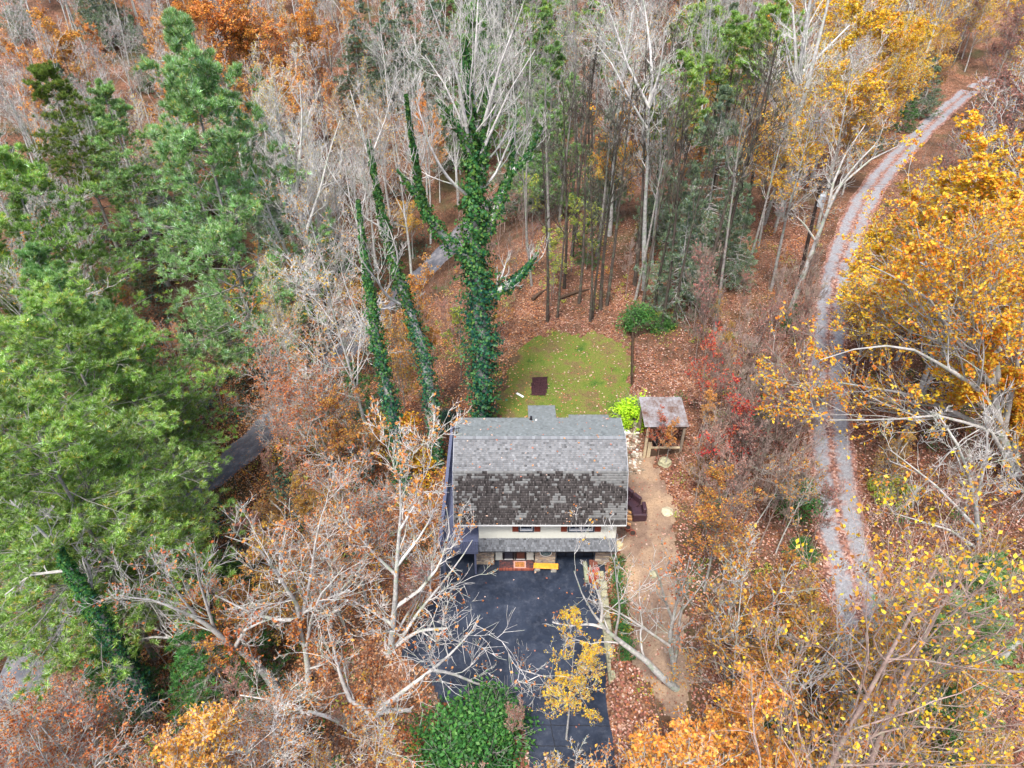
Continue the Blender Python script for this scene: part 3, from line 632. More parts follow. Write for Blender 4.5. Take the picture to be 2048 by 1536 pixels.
def tri(F):                                            # quads -> same array type for joining with triangles
    return np.concatenate([F[:, [0,1,2]], F[:, [0,2,3]]])
def two(trunk_parts, crown_parts, bk, lf=None, leaf=None, tint=None):
    tv, tf = join(trunk_parts); t = npmesh('trunk', tv, tf, bk, True); bk = TW.get(bk.name, bk)
    cv, cf = join(crown_parts)
    if leaf is None: c = npmesh('crown', cv, cf, bk, True)
    else:
        lv, lf_ = leaf; mi = np.zeros(len(cf)+len(lf_), np.int32); mi[len(cf):] = 1
        sm = np.concatenate([cf, lf_+len(cv)]) if lf_.shape[1] == 4 else np.concatenate([cf, np.concatenate([lf_, lf_[:, 2:3]], 1)+len(cv)])
        if lf_.shape[1] == 3:
            q = tri(cf); mi = np.zeros(len(q)+len(lf_), np.int32); mi[len(q):] = 1; sm = np.concatenate([q, lf_+len(cv)])
        c = npmesh('crown', np.concatenate([cv, lv]), sm, None, False, None if tint is None else np.concatenate([np.ones((len(cv), 3)), tint]), [bk, lf], mi)
    return t, c
def trunk_line(g, H, lean=.04, n_=12, r0=None, wig=.018, tipf=.15, p=.8):
    P = np.zeros((1, n_, 3)); d = np.array([g.normal()*lean, g.normal()*lean, 1.0])
    for i in range(1, n_):
        d = d+np.array([g.normal()*wig, g.normal()*wig, 0]); P[0, i] = P[0, i-1]+d/np.linalg.norm(d)*H/(n_-1)
    r0 = r0 or H*.0095; R = r0*(1-(1-tipf)*np.linspace(0, 1, n_)**p)[None]; return P, R
def bare(seed, H=20, bk='pale', leaf=None, nleaf=0, lsize=.16, nl=16, t0=.38, ang=(.45,.95), lf=.42, nf=(7,6,4), up=.16, wig=.16, r0=None, minr=.013, ltip=.35, forks=0, lean=.04):
    g = np.random.default_rng(seed); P, R = trunk_line(g, H, lean, r0=r0)
    T = [(P, R, 7)]
    if forks:
        Pf, Rf = grow(P, R, g, forks, .3, .5, (.25,.5), .62, 10, .07, .12, .8, .2, .3); T.append((Pf, Rf, 6))
        src = [(P, R), (Pf, Rf)]
    else: src = [(P, R)]
    L1 = [grow(p, r, g, nl if i == 0 else max(6, nl*2//3), t0 if i == 0 else .25, .98, ang, lf if i == 0 else lf*.9, 8, wig, up, .5, .22, .55) for i, (p, r) in enumerate(src)]
    P1 = np.concatenate([q[0] for q in L1]); R1 = np.concatenate([q[1] for q in L1])
    P2, R2 = grow(P1, R1, g, nf[0], .2, 1, (.4,.95), .5, 6, wig*1.2, up*.9, .6, .3, .5, minr=minr)
    P3, R3 = grow(P2, R2, g, nf[1], .15, 1, (.4,1.0), .55, 5, wig*1.3, up, .65, .4, .4, minr=minr)
    P4, R4 = grow(P3, R3, g, nf[2], .2, 1, (.35,.9), .6, 3, wig, up, .8, .5, .3, minr=minr*.85)
    crown = [tubes(P1, R1, 5), tubes(P2, R2, 4), tubes(P3, R3, 3), tubes(P4, R4, 3)]
    lv = None
    if leaf:
        pts, _ = along(np.concatenate([P4]), g, nleaf); k = g.random(nleaf)
        zt = pts[:, 2]/H
        lv = cards(pts+g.normal(size=pts.shape)*.07, lsize, g, .35)
    return two([tubes(p, r, k) for p, r, k in T], crown, BK[bk], LF.get(leaf), lv)
def pine(seed, H=28, leaf='pine', crown=5.2, nb=75, t0=.25, nt=11000, nbl=8, tl=.34, tw=.045, power=.75, irr=.25, bk='grey', droop=0, asp=1.0):
    g = np.random.default_rng(seed); P, R = trunk_line(g, H, .015, 14, H*.0095, .008, .1)
    t = np.sort(g.uniform(t0, .985, (1, nb)), 1); p, d, r = at_t(P, R, t)
    az = (np.arange(nb)*2.399+g.normal(size=nb)*.35); u = (1-t[0])/(1-t0)
    ln = crown*(np.minimum(1, u*1.15)**power*(1-.28*np.clip(u-.75, 0, 1)*4*.5))*(1-irr+2*irr*g.random(nb))+.35
    elev = g.normal(size=nb)*.12+.05+.75*(1-u)**3-droop*u
    D = np.stack([np.cos(az)*np.cos(elev), np.sin(az)*np.cos(elev), np.sin(elev)], 1); n_ = 7
    P1 = np.zeros((nb, n_, 3)); P1[:, 0] = p[0]; dr = D.copy()
    for i in range(1, n_): dr = unit(dr+g.normal(size=dr.shape)*.1+np.array([0,0,.05-droop*.1])); P1[:, i] = P1[:, i-1]+dr*(ln/(n_-1))[:, None]
    R1 = np.maximum(r[0][:, None]*.42, .02)*np.linspace(1, .25, n_)[None]
    P2, R2 = grow(P1, R1, g, 9, .22, 1, (.5,.95), .38, 4, .12, .04, .5, .4, .45, flat=.72, minr=.014)
    P3, R3 = grow(P2, R2, g, 5, .15, 1, (.4,.9), .5, 3, .1, .12, .6, .5, .3, flat=.5, minr=.010)
    a1, d1 = along(P3, g, nt, .55, 1.03); lv = tufts(a1, d1, tl, g, nbl, tw, .8, .35)
    rr_ = np.hypot(a1[:, 0], a1[:, 1]); k = np.clip(g.normal(1, .28, nt), .45, 1.9); hi = g.random(nt) < .13; k[hi] *= 1.5
    ol = g.random(nt) < .07; c = k[:, None]*np.array([1, 1, 1.0]); c[hi] *= [1.05, 1.0, 1.5]; c[ol] *= [1.6, .95, .5]
    return two([tubes(P, R, 8)], [tubes(P1, R1, 4), tubes(P2, R2, 3), tubes(P3, R3, 3)], BK[bk], LF[leaf], lv, tint=np.repeat(c, nbl*3, 0))
def shrub(seed, H=1.6, rad=1.2, leaf='green', nleaf=2500, lsize=.12, bk='grey', ns=14, up=.45, shell=.55):
    g = np.random.default_rng(seed); a = g.uniform(0, 6.28, ns); el = g.uniform(.5, 1.45, ns)
    P = np.zeros((ns, 5, 3)); D = np.stack([np.cos(a)*np.cos(el)*rad/H*1.3, np.sin(a)*np.cos(el)*rad/H*1.3, np.sin(el)], 1)
    for i in range(1, 5): P[:, i] = P[:, i-1]+(D+g.normal(size=D.shape)*.15)*H/4.4
    R = np.tile(np.linspace(.03, .012, 5)[None], (ns, 1)); P2, R2 = grow(P, R, g, 7, .3, 1, (.4,1), .5, 3, .15, .1, .6, .5, .3, minr=.008)
    # foliage in clumps round the twig ends, denser towards the outside
    k = max(10, nleaf//45); c = unit(g.normal(size=(k, 3))); c[:, 2] = np.abs(c[:, 2]); c = c*(shell+(1-shell)*g.random((k, 1)))*(.85+.3*g.random((k, 1))); c = c*np.array([rad, rad, H*.92])
    j = g.integers(0, k, nleaf); q = c[j]+g.normal(size=(nleaf, 3))*rad*.13; q[:, 2] = np.maximum(q[:, 2], .03)
    return two([tubes(P, R, 4)], [tubes(P2, R2, 3)], BK[bk], LF[leaf], cards(q, lsize, g, up))
PROTO = {}
def proto(key):
    if key not in PROTO: PROTO[key] = MAKERS[key]()
    return PROTO[key]
MAKERS = {
 'bare1': lambda: bare(11, 20, 'white', 'amber', 900, .15, nl=13, nf=(6,5,3), minr=.016), 'bare2': lambda: bare(12, 20, 'pale', 'pink', 500, .14, nl=14, up=.2, ang=(.35,.8), nf=(6,4,3), minr=.018),
 'bare3': lambda: bare(13, 20, 'white', nl=14, lf=.46, forks=2, nf=(6,5,3), minr=.018), 'bare4': lambda: bare(14, 20, 'white', nl=16, t0=.3, lf=.36, up=.26, nf=(5,4,3), minr=.018),
 'bare5': lambda: bare(15, 20, 'white', nl=13, up=.3, ang=(.3,.7), lf=.48, nf=(6,4,3), minr=.017),
 'rust1': lambda: bare(21, 17, 'white', 'rust', 3200, .19, nl=16, lf=.52, t0=.35, ang=(.5,1.1), up=.12, wig=.22, forks=1, nf=(7,6,4), minr=.014),
 'rust2': lambda: bare(22, 17, 'pale', 'rust', 3600, .18, nl=18, lf=.5, t0=.3, ang=(.5,1.1), up=.12, wig=.2, nf=(7,5,3), minr=.014),
 'near1': lambda: bare(24, 20, 'red', 'yellow', 2000, .115, nl=16, t0=.4, lf=.5, up=.25, nf=(6,5,3), minr=.007),
 'trunky': lambda: bare(25, 18, 'dark', nl=12, t0=.5, lf=.25, up=.3, nf=(5,4,3)), 'trunky2': lambda: bare(26, 20, 'grey', nl=10, t0=.6, lf=.28, up=.3, nf=(5,4,3)),
 'orange1': lambda: bare(31, 18, 'grey', 'orange', 15000, .19, nl=18, lf=.4, up=.2), 'orange2': lambda: bare(32, 18, 'pale', 'orange', 8000, .18, nl=18, lf=.4, up=.2),
 'gold1': lambda: bare(41, 18, 'pale', 'gold', 15000, .21, nl=18, lf=.5, t0=.3, up=.12, ang=(.5,1.1)), 'gold2': lambda: bare(42, 18, 'pale', 'gold', 7500, .2, nl=16, lf=.46, up=.15, t0=.3),
 'yel1': lambda: bare(51, 18, 'pale', 'yellow', 2600, .13, nl=20, up=.25, ang=(.35,.8)), 'amber1': lambda: bare(52, 14, 'grey', 'amber', 6500, .15, nl=20, up=.2, t0=.2, nf=(6,5,4)),
 'brownl': lambda: bare(53, 16, 'grey', 'pink', 6500, .15, nl=20, up=.22, t0=.3, nf=(6,6,4)),
 'sap1': lambda: bare(61, 9, 'red', nl=14, t0=.3, lf=.3, up=.35, r0=.06, nf=(5,4,3), minr=.015), 'sap2': lambda: bare(62, 9, 'red', 'pink', 700, .12, nl=15, t0=.3, lf=.34, up=.4, r0=.06, nf=(5,4,3), minr=.015),
 'sap3': lambda: bare(63, 10, 'white', 'amber', 700, .16, nl=14, t0=.35, lf=.38, up=.3, r0=.08, nf=(5,5,3), minr=.012),
 'sapred': lambda: bare(64, 8, 'red', 'red', 1500, .14, nl=14, t0=.3, lf=.4, up=.2, r0=.05, nf=(5,4,3), minr=.011),
 'sapyg': lambda: bare(65, 8, 'grey', 'ygreen', 900, .2, nl=14, t0=.35, lf=.45, up=.12, r0=.06, nf=(5,4,3), minr=.011),
 'pine1': lambda: pine(71, 30, 'pine', 6.2, 85, .12, 13000, 10, .46, .05, irr=.4), 'pine2': lambda: pine(72, 28, 'pineb', 6.4, 70, .25, 12000, 11, .5, .05, .5, .45),
 'pinebig': lambda: pine(77, 34, 'pinel', 7.6, 120, .1, 26000, 10, .5, .05, .7, .42), 'pinen': lambda: pine(75, 28, 'pineb', 6.4, 75, .3, 19000, 12, .36, .032, .5, .45), 'pinet': lambda: pine(76, 26, 'pineb', 4.2, 40, .6, 7000, 9, .46, .05, .5, .35, 'dark'),
 'pine3': lambda: pine(73, 26, 'pineg', 5.2, 90, .3, 13000, 7, .42, .055, .6, .35),
 'hem1': lambda: pine(81, 18, 'hem', 3.9, 95, .08, 11000, 9, .34, .04, .8, .35, 'pale', .35), 'hem2': lambda: pine(82, 9, 'pgreen', 2.3, 50, .05, 4500, 6, .24, .035, .8, .25, 'grey', .2),
 'rho': lambda: shrub(91, 3.2, 2.6, 'rhodo', 2600, .26, 'grey', 14), 'gshrub': lambda: shrub(92, 2.6, 2.0, 'green', 4200, .17), 'lime': lambda: shrub(93, 1.9, 1.15, 'lime', 4200, .13, up=.6),
 'ygshrub': lambda: shrub(94, 1.5, 1.2, 'ygreen', 1500, .15), 'amshrub': lambda: shrub(95, 1.8, 1.5, 'amber', 1100, .14), 'yshrub': lambda: shrub(96, 2.0, 1.4, 'yellow', 2400, .14),
}
NATIVE = dict(pinebig=34, trunky=18, trunky2=20, pinen=28, pinet=26, near1=20, bare1=20, bare2=20, bare3=20, bare4=20, bare5=20, rust1=17, rust2=17, orange1=18, orange2=18, gold1=18, gold2=18, yel1=18, amber1=14, brownl=16,
  sap1=9, sap2=9, sap3=10, sapred=8, sapyg=8, pine1=30, pine2=28, pine3=26, hem1=18, hem2=9, rho=3.2, gshrub=2.6, lime=1.9, ygshrub=1.5, amshrub=1.8, yshrub=2.0)
WORD = dict(trunky='bare_tree', near='ash_tree', bare='bare_tree', rust='oak_tree', orange='maple_tree', gold='oak_tree', yel='birch_tree', amber='beech_tree', brownl='beech_tree', sap='sapling', pine='pine_tree', hem='hemlock_tree', rho='rhododendron', gshrub='shrub', lime='shrub', ygshrub='shrub', amshrub='shrub', yshrub='shrub')
def word(key):
    for k in sorted(WORD, key=len, reverse=True):
        if key.startswith(k): return WORD[k]
def plant(key, x, y, H, label, group=None, rz=None, wide=1.0, sink=.15, lean=None):
    t, c = proto(key); nm = word(key); z = float(height(np.array([x]), np.array([y]))[0])-sink; s = H/NATIVE[key]
    e = empty(nm, (x, y, z), label, nm.replace('_', ' ').replace('bare tree', 'tree'), group, random.uniform(0, 6.28) if rz is None else rz)
    e.scale = (s*wide, s*wide, s)
    if lean: e.rotation_euler.x, e.rotation_euler.y = lean
    shr = nm in ('shrub', 'rhododendron')
    link('stem' if shr else 'trunk', t, e); link('foliage' if shr else 'crown', c, e)
    return e
def top(key, px, py, H, label, group=None, wide=1.0, rz=None):        # stands where its top shows in the photograph
    p = march(px, py, H); return plant(key, p[0], p[1], H, label, group, rz, wide)
def foot(key, px, py, H, label, group=None, wide=1.0, rz=None):
    p = march(px, py); return plant(key, p[0], p[1], H, label, group, rz, wide)
def resample(P, n_):
    P = np.array(P, float); s = np.concatenate([[0], np.cumsum(np.linalg.norm(np.diff(P[:, :3], axis=0), axis=1))]); t = np.linspace(0, s[-1], n_)
    return np.stack([np.interp(t, s, P[:, i]) for i in range(P.shape[1])], 1)
def limb(px, Y, slope, n_=10):
    """a limb given by the pixels it crosses (x, y, radius px) at distance Y, running off in depth by slope"""
    k = len(px); o = []; L = 0
    for i, (x, y, r) in enumerate(px):
        if i: L += math.hypot(x-px[i-1][0], y-px[i-1][1])/30
        yy = Y+slope*L; p = at_y(x, y, yy); d = yy*CP-(p[2]-CZ)*SP; o.append((*p, r/FPX*d))
    o = resample(o, n_); o[:, 3] *= np.linspace(1, .55, n_); return o[None, :, :3], o[None, :, 3]
def traced(nm, label, Y, trunk, limbs, bk='white', leaf=None, nleaf=0, lsize=.17, seed=1, sub=(8,6,5), up=.14, wig=.2, l2=.5, topn=6, minr=.014, group=None, ivy=None, thin=.78):
    Y = Y or float(march(trunk[0][0], trunk[0][1])[1])
    g = np.random.default_rng(seed); P0, R0 = limb(trunk, Y, 0, 14)
    gz = float(height(P0[0, :1, 0], P0[0, :1, 1])[0]); b0 = P0[0, 0].copy()
    if P0[0, 0, 2] > gz:                                   # carry the trunk down to the ground
        b0[2] = gz-.2; ext = resample(np.vstack([np.append(b0, R0[0, 0]*1.25)[None], np.concatenate([P0[0], R0[0][:, None]], 1)]), 16)
        P0, R0 = ext[None, :, :3], ext[None, :, 3]
    Ls = [limb(q, Y, g.uniform(-.35, .35)) for q in limbs]
    if thin != 1: R0 = R0*(1-(1-thin)*np.linspace(.2, 1, R0.shape[1])[None]); Ls = [(a, r*thin) for a, r in Ls]
    o = P0[0, 0].copy(); P1 = np.concatenate([q[0] for q in Ls]) if Ls else np.zeros((0, 10, 3)); R1 = np.concatenate([q[1] for q in Ls]) if Ls else np.zeros((0, 10))
    Pt, Rt = grow(P0, R0, g, topn, .55, 1, (.4, .9), .3, 10, wig*.8, up, .42, .2, .4)
    A_, RA = np.concatenate([P1, Pt]), np.concatenate([R1, Rt])
    P2, R2 = grow(A_, RA, g, sub[0], .15, 1, (.4, .95), l2, 6, wig*1.1, up, .42, .25, .45, minr=minr)
    P3, R3 = grow(P2, R2, g, sub[1], .15, 1, (.4, 1), .55, 5, wig*1.2, up, .65, .4, .4, minr=minr)
    P4, R4 = grow(P3, R3, g, sub[2], .2, 1, (.35, .9), .6, 3, wig, up, .8, .5, .3, minr=minr*.85)
    lv = None
    if leaf: pts, _ = along(P4, g, nleaf); lv = cards(pts+g.normal(size=pts.shape)*.07-o, lsize, g, .35)
    t, c = two([tubes(P0-o, R0, 9)], [tubes(A_-o, RA, 6), tubes(P2-o, R2, 4), tubes(P3-o, R3, 3), tubes(P4-o, R4, 3)], BK[bk], LF.get(leaf), lv)
    e = empty(nm, o, label, 'tree', group); link('trunk', t, e); link('crown', c, e)
    if ivy:
        PP = [(P0[0], R0[0])]+[(P1[i], R1[i]) for i in range(ivy.get('n', len(P1)))]; VV = []; DD = []
        for pi_, (P, R) in enumerate(PP):
            if pi_: R = R*.8
            L = np.linalg.norm(np.diff(P, axis=0), axis=1).sum(); N = int(L*ivy['dens']*2*math.pi*R.mean()*ivy['f'])
            t_ = g.random(N)**.9*ivy.get('upto', 1); k = (t_*(len(P)-1)); i = np.minimum(k.astype(int), len(P)-2); u = (k-i)[:, None]
            c0 = P[i]*(1-u)+P[i+1]*u; rr = R[i]*(1-u[:, 0])+R[i+1]*u[:, 0]; T = unit(P[i+1]-P[i]); nn = g.normal(size=(N, 3)); nn = unit(nn-(nn*T).sum(1, keepdims=True)*T)
            clump = .75+.45*np.sin(c0[:, 2]*3.1+nn[:, 0]*2.5)*np.sin(c0[:, 2]*1.7+nn[:, 1]*3)+.25*np.sin(c0[:, 2]*9+nn[:, 0]*7)
            hole = np.sin(c0[:, 2]*1.9+nn[:, 0]*2.2+1)*np.sin(c0[:, 2]*.8+nn[:, 1]*2.6); thin_ = sstep(.45, 1, t_); ok_ = g.random(N) > np.clip(.25+.9*hole, 0, .8)*(.35+thin_)*(0 if ivy.get('full') else 1)
            c0, nn, T, rr, clump, t_ = c0[ok_], nn[ok_], T[ok_], rr[ok_], clump[ok_], t_[ok_]; N = len(c0)
            rad = rr*ivy['f']*(.55+.55*g.random(N)**.6+.5*(g.random(N) > .93)*g.random(N))*clump*(1 if pi_ == 0 else (1.05-.8*t_**1.6))+.05; VV.append(c0+nn*rad[:, None]-np.array([0, 0, 1])*(g.random((N, 1)) > .94)*g.random((N, 1))*.7); DD.append(nn+np.array([0, 0, .55]))
        q = np.concatenate(VV)-o; v, f = cards(q, ivy.get('size', .16), g, nrm=np.concatenate(DD), asp=.8)
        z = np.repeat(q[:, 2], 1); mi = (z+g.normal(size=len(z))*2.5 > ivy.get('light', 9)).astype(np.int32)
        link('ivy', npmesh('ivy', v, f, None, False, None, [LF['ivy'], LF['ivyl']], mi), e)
    return e
# ivy clad trees
traced('ivy_tree', 'tallest ivy covered tree with arms spread wide standing behind the house', 42.6,
  [(967,840,9),(965,790,11),(966,740,15),(964,690,17),(960,630,18),(955,570,18),(952,510,18),(948,440,17),(946,370,15),(944,300,12),(940,220,8),(934,140,5),(928,80,4)],
  [[(950,520,13),(915,500,12),(880,465,11),(850,425,9),(838,370,7),(828,300,6),(818,240,5),(812,190,3)],
   [(958,600,11),(1000,580,11),(1040,552,9),(1062,525,7),(1075,505,4)],
   [(955,480,13),(985,440,12),(1000,395,10),(1020,350,7),(1026,290,6),(1030,240,3)],
   [(948,430,13),(962,350,11),(970,270,9),(972,190,6),(966,130,4)],
   [(945,320,8),(920,260,7),(895,225,5),(875,200,4)],
   [(850,420,6),(820,370,6),(795,340,4)],[(1026,340,5),(1050,320,4),(1065,290,4),(1085,250,3)],
   [(940,300,7),(915,150,4),(880,60,3),(850,-20,2)],[(944,260,6),(950,120,4),(955,20,3),(960,-60,2)],[(968,250,6),(1000,130,4),(1035,40,3),(1060,-30,2)],
   [(966,300,4),(1020,180,3),(1070,100,2)],[(940,280,4),(890,170,3),(850,110,2)]],
  'pale', None, 0, seed=3, sub=(5,5,3), l2=.45, up=.3, wig=.1, topn=8, ivy=dict(dens=120, f=2.7, n=7, size=.2, light=15))
traced('ivy_tree', 'slim leaning ivy covered trunk, leftmost of the pair left of the deck', 40.0, [(800,916,9),(790,860,11),(775,780,11),(762,720,11),(752,673,11),(742,600,9),(734,540,8),(728,500,6),(722,460,4),(716,400,3)],
  [[(724,480,3),(700,400,2),(690,330,2)],[(720,440,3),(735,370,2),(745,300,2)]], 'pale', None, 0, seed=4, sub=(6,6,3), l2=.4, up=.3, topn=4, ivy=dict(dens=125, f=2.1, n=0, size=.17, light=14))
traced('ivy_tree', 'slim leaning ivy covered trunk, nearer the deck of the pair', 41.5, [(876,912,6),(868,850,8),(860,780,11),(846,700,13),(830,650,13),(812,600,12),(795,550,11),(780,500,10),(768,440,8),(755,390,7),(744,330,5),(738,280,3)],
  [[(744,340,3),(720,250,2),(700,180,2)],[(740,320,3),(770,240,2),(790,170,2)]], 'pale', None, 0, seed=5, sub=(6,6,3), l2=.4, up=.3, topn=4, ivy=dict(dens=125, f=2.1, n=0, size=.17, light=15))
traced('ivy_tree', 'leaning ivy covered trunk beside the big pines at the lower left', 23.5, [(290,1400,17),(262,1350,19),(235,1300,19),(205,1250,18),(180,1205,17),(155,1165,15),(130,1125,13),(112,1090,9)],
  [[(120,1100,5),(60,1040,4),(20,1000,3)],[(140,1140,5),(60,1150,4),(10,1190,3)]], 'pale', None, 0, seed=6, sub=(5,5,3), l2=.4, topn=3, ivy=dict(dens=230, f=1.6, n=0, size=.13, light=9, full=1))
# big bare oaks of the foreground, main limbs as they run in the photograph
traced('oak_tree', 'pale oak with few rust leaves, trunk forking high, left of the driveway', 24, [(621,1447,11),(618,1390,11),(616,1335,10),(610,1297,9),(601,1262,9),(598,1244,8)],
  [[(598,1244,7),(598,1215,6),(575,1180,5),(550,1140,5),(520,1100,4),(480,1080,3),(450,1072,2)],[(600,1244,7),(612,1200,6),(622,1150,5),(630,1090,4),(640,1040,3),(655,1000,2)],
   [(592,1240,6),(560,1240,5),(520,1232,5),(480,1215,4),(430,1190,3)],[(612,1300,5),(622,1240,5),(640,1190,4),(668,1160,3),(690,1130,2)],[(600,1230,5),(660,1195,4),(700,1180,3)],[(560,1165,4),(560,1110,3),(575,1050,2)]],
  'white', 'rust', 1900, .18, seed=11, l2=.42)
traced('oak_tree', 'white limbed oak reaching left over the pines, rust leaves on its tips', 23, [(560,1390,13),(535,1352,12),(505,1322,11),(480,1302,10),(455,1285,9)],
  [[(455,1285,8),(430,1262,7),(400,1240,6),(360,1222,5),(310,1200,4),(260,1195,3),(228,1188,2)],[(455,1285,7),(420,1282,6),(370,1282,5),(320,1272,4),(270,1280,3),(225,1296,2)],
   [(405,1245,5),(370,1205,4),(345,1170,3),(325,1130,2)],[(470,1295,6),(490,1260,5),(520,1245,4),(560,1232,3)],[(430,1262,5),(410,1200,4),(395,1150,3),(390,1100,2)]],
  'white', 'rust', 900, .18, seed=12, l2=.4)
traced('oak_tree', 'tall pale oak beside the driveway with rust leaves brushing the deck', 24.5, [(772,1536,11),(776,1460,12),(779,1400,12),(780,1314,11),(786,1250,10),(790,1209,9),(793,1140,8),(798,1070,7),(803,1010,5),(800,960,3)],
  [[(780,1330,7),(800,1280,6),(840,1220,5),(885,1165,4),(920,1120,3),(945,1080,2)],[(790,1215,6),(840,1180,5),(880,1130,4),(900,1060,3),(892,1010,2)],[(795,1130,5),(835,1080,4),(860,1040,3),(875,1000,2)],
   [(792,1150,5),(750,1110,4),(720,1075,3),(700,1050,2)],[(800,1060,4),(830,1010,3),(835,965,2)],[(782,1300,6),(830,1262,5),(900,1255,4),(960,1280,3),(1010,1300,2)],[(786,1250,5),(740,1220,4),(700,1200,2)]],
  'white', 'rust', 2200, .18, seed=13, l2=.36, wig=.16)
traced('oak_tree', 'leaning white oak at the bottom with a long level limb crossing the driveway', 20.5, [(640,1560,19),(652,1520,18),(672,1490,16),(700,1460,15),(728,1440,12),(752,1425,11)],
  [[(752,1425,8),(790,1420,7),(850,1422,6),(920,1426,5),(990,1424,4),(1060,1415,3),(1130,1398,2)],[(752,1425,8),(790,1395,7),(830,1365,6),(870,1335,5),(910,1300,4),(945,1260,3),(960,1230,2)],
   [(745,1430,8),(700,1400,7),(680,1350,6),(668,1300,4),(655,1255,3)],[(860,1340,5),(900,1345,4),(960,1370,4),(1020,1380,3),(1080,1350,2)],[(752,1430,6),(790,1470,5),(820,1505,4),(842,1540,3)],
   [(700,1455,7),(650,1430,6),(600,1420,5),(540,1400,4),(480,1390,3)]],
  'white', 'rust', 1500, .17, seed=14, l2=.42, wig=.22)
traced('birch_tree', 'leaning white birch trunk right of the driveway, twigs over the asphalt', 21, [(1440,1536,17),(1400,1460,15),(1378,1402,13),(1356,1380,12),(1323,1354,11),(1297,1325,10),(1276,1309,10),(1248,1289,9),(1223,1270,8),(1201,1250,6),(1185,1225,4),(1165,1190,3),(1148,1142,2)],
  [[(1210,1256,5),(1180,1248,4),(1140,1252,3),(1105,1245,2)],[(1201,1250,5),(1205,1215,4),(1190,1170,3),(1180,1130,2)],[(1340,1292,4),(1290,1258,4),(1250,1232,3),(1210,1210,2)],[(1230,1275,4),(1240,1220,3),(1234,1170,3),(1228,1115,2)]],
  'white', 'amber', 200, .14, seed=15, sub=(5,4,2), l2=.38)
traced('birch_tree', 'upright white birch forking twice on the bare dirt right of the driveway', 21.5, [(1356,1420,9),(1354,1380,9),(1350,1340,8),(1342,1300,8),(1340,1265,7),(1347,1235,6),(1353,1206,5),(1352,1160,3)],
  [[(1348,1330,5),(1356,1290,5),(1358,1250,4),(1362,1222,4),(1385,1195,3),(1410,1160,2)],[(1345,1240,4),(1330,1200,4),(1320,1160,3),(1300,1120,2)],[(1352,1210,3),(1370,1160,3),(1380,1110,2)]],
  'white', 'rust', 300, .15, seed=16, sub=(5,4,2), l2=.42, up=.25)
traced('oak_tree', 'thick limbed golden oak leaning over the gravel road from the right edge', 33, [(2110,1100,20),(2060,1000,19),(2020,930,17),(2000,860,15),(1990,800,13),(1985,740,10)],
  [[(2030,900,10),(1960,850,8),(1880,810,7),(1800,785,5),(1740,775,4),(1680,765,3),(1620,765,3),(1580,770,2)],[(2010,860,9),(1960,780,8),(1900,740,7),(1830,700,5),(1760,690,4),(1700,700,3),(1640,720,2)],[(2000,800,9),(1990,700,8),(1985,600,6),(1960,500,4),(1940,430,2)],
   [(1990,780,8),(1920,690,6),(1860,600,5),(1800,560,4),(1740,530,2)],[(2060,1000,9),(1980,860,6),(1880,830,5),(1780,840,4),(1660,840,2)],[(2010,850,8),(2040,700,6),(2050,600,5),(2050,500,3)],[(1985,740,7),(1880,620,5),(1850,520,4),(1830,440,2)],[(2000,700,6),(1900,560,5),(1780,490,3)]],
  'white', 'gold', 27000, .19, seed=17, l2=.45, wig=.16)
traced('bare_tree', 'bare white tree with forked trunk below the golden oak at the right', 28, [(1965,1190,8),(1960,1120,8),(1955,1050,7),(1950,1000,7),(1935,940,6),(1915,890,5)],
  [[(1950,1010,5),(1965,950,4),(1975,900,4),(1972,840,3),(1965,790,2)],[(1915,890,4),(1890,850,3),(1870,820,2)],[(1955,1060,5),(1920,1020,4),(1870,970,4),(1820,930,3),(1780,900,2)],[(1958,1100,5),(1900,1060,4),(1850,1045,3),(1800,1030,2)]],
  'white', None, 0, seed=18, sub=(6,5,4), l2=.45)
traced('bare_tree', 'tall pale tree forked in two beside the hemlocks right of the ivy tree', None, [(1290,578,6),(1288,500,6),(1290,420,5.5),(1295,330,5),(1297,260,5),(1298,210,4.5)],
  [[(1298,215,5),(1280,180,4),(1255,130,4),(1235,70,3),(1215,10,2)],[(1298,215,5),(1305,160,4),(1300,90,4),(1290,20,3),(1280,-40,2)],[(1296,260,4),(1260,200,3),(1225,130,3),(1195,90,2)],[(1300,210,4),(1320,140,3),(1330,60,2)]],
  'white', None, 0, seed=19, sub=(6,5,4), l2=.35, up=.25)
traced('bare_tree', 'pale multi stemmed tree leaning right at the top between pine and golden leaves', None, [(1560,430,8),(1572,370,8),(1583,300,9),(1590,240,9),(1597,170,9),(1605,100,8),(1615,30,7),(1630,-50,5)],
  [[(1590,250,7),(1615,170,6),(1635,90,6),(1655,10,5),(1670,-60,4)],[(1595,180,6),(1590,90,5),(1585,10,4)],[(1583,300,5),(1560,230,4),(1530,170,3)],[(1600,150,5),(1650,100,4),(1700,50,3)]],
  'white', None, 0, seed=20, sub=(6,5,4), l2=.3, up=.25)
traced('bare_tree', 'lichen covered tree leaning right beside the utility pole', None, [(1575,640,6),(1592,590,7),(1615,530,7),(1635,475,6),(1655,420,6),(1680,370,5),(1710,330,4),(1750,290,3)],
  [[(1655,425,4),(1665,370,4),(1690,310,3),(1730,250,2)],[(1680,372,3),(1740,320,3),(1800,290,2)],[(1630,480,3),(1610,450,3),(1590,430,2)]],
  'pale', 'amber', 500, .16, seed=21, sub=(6,5,3), l2=.45)
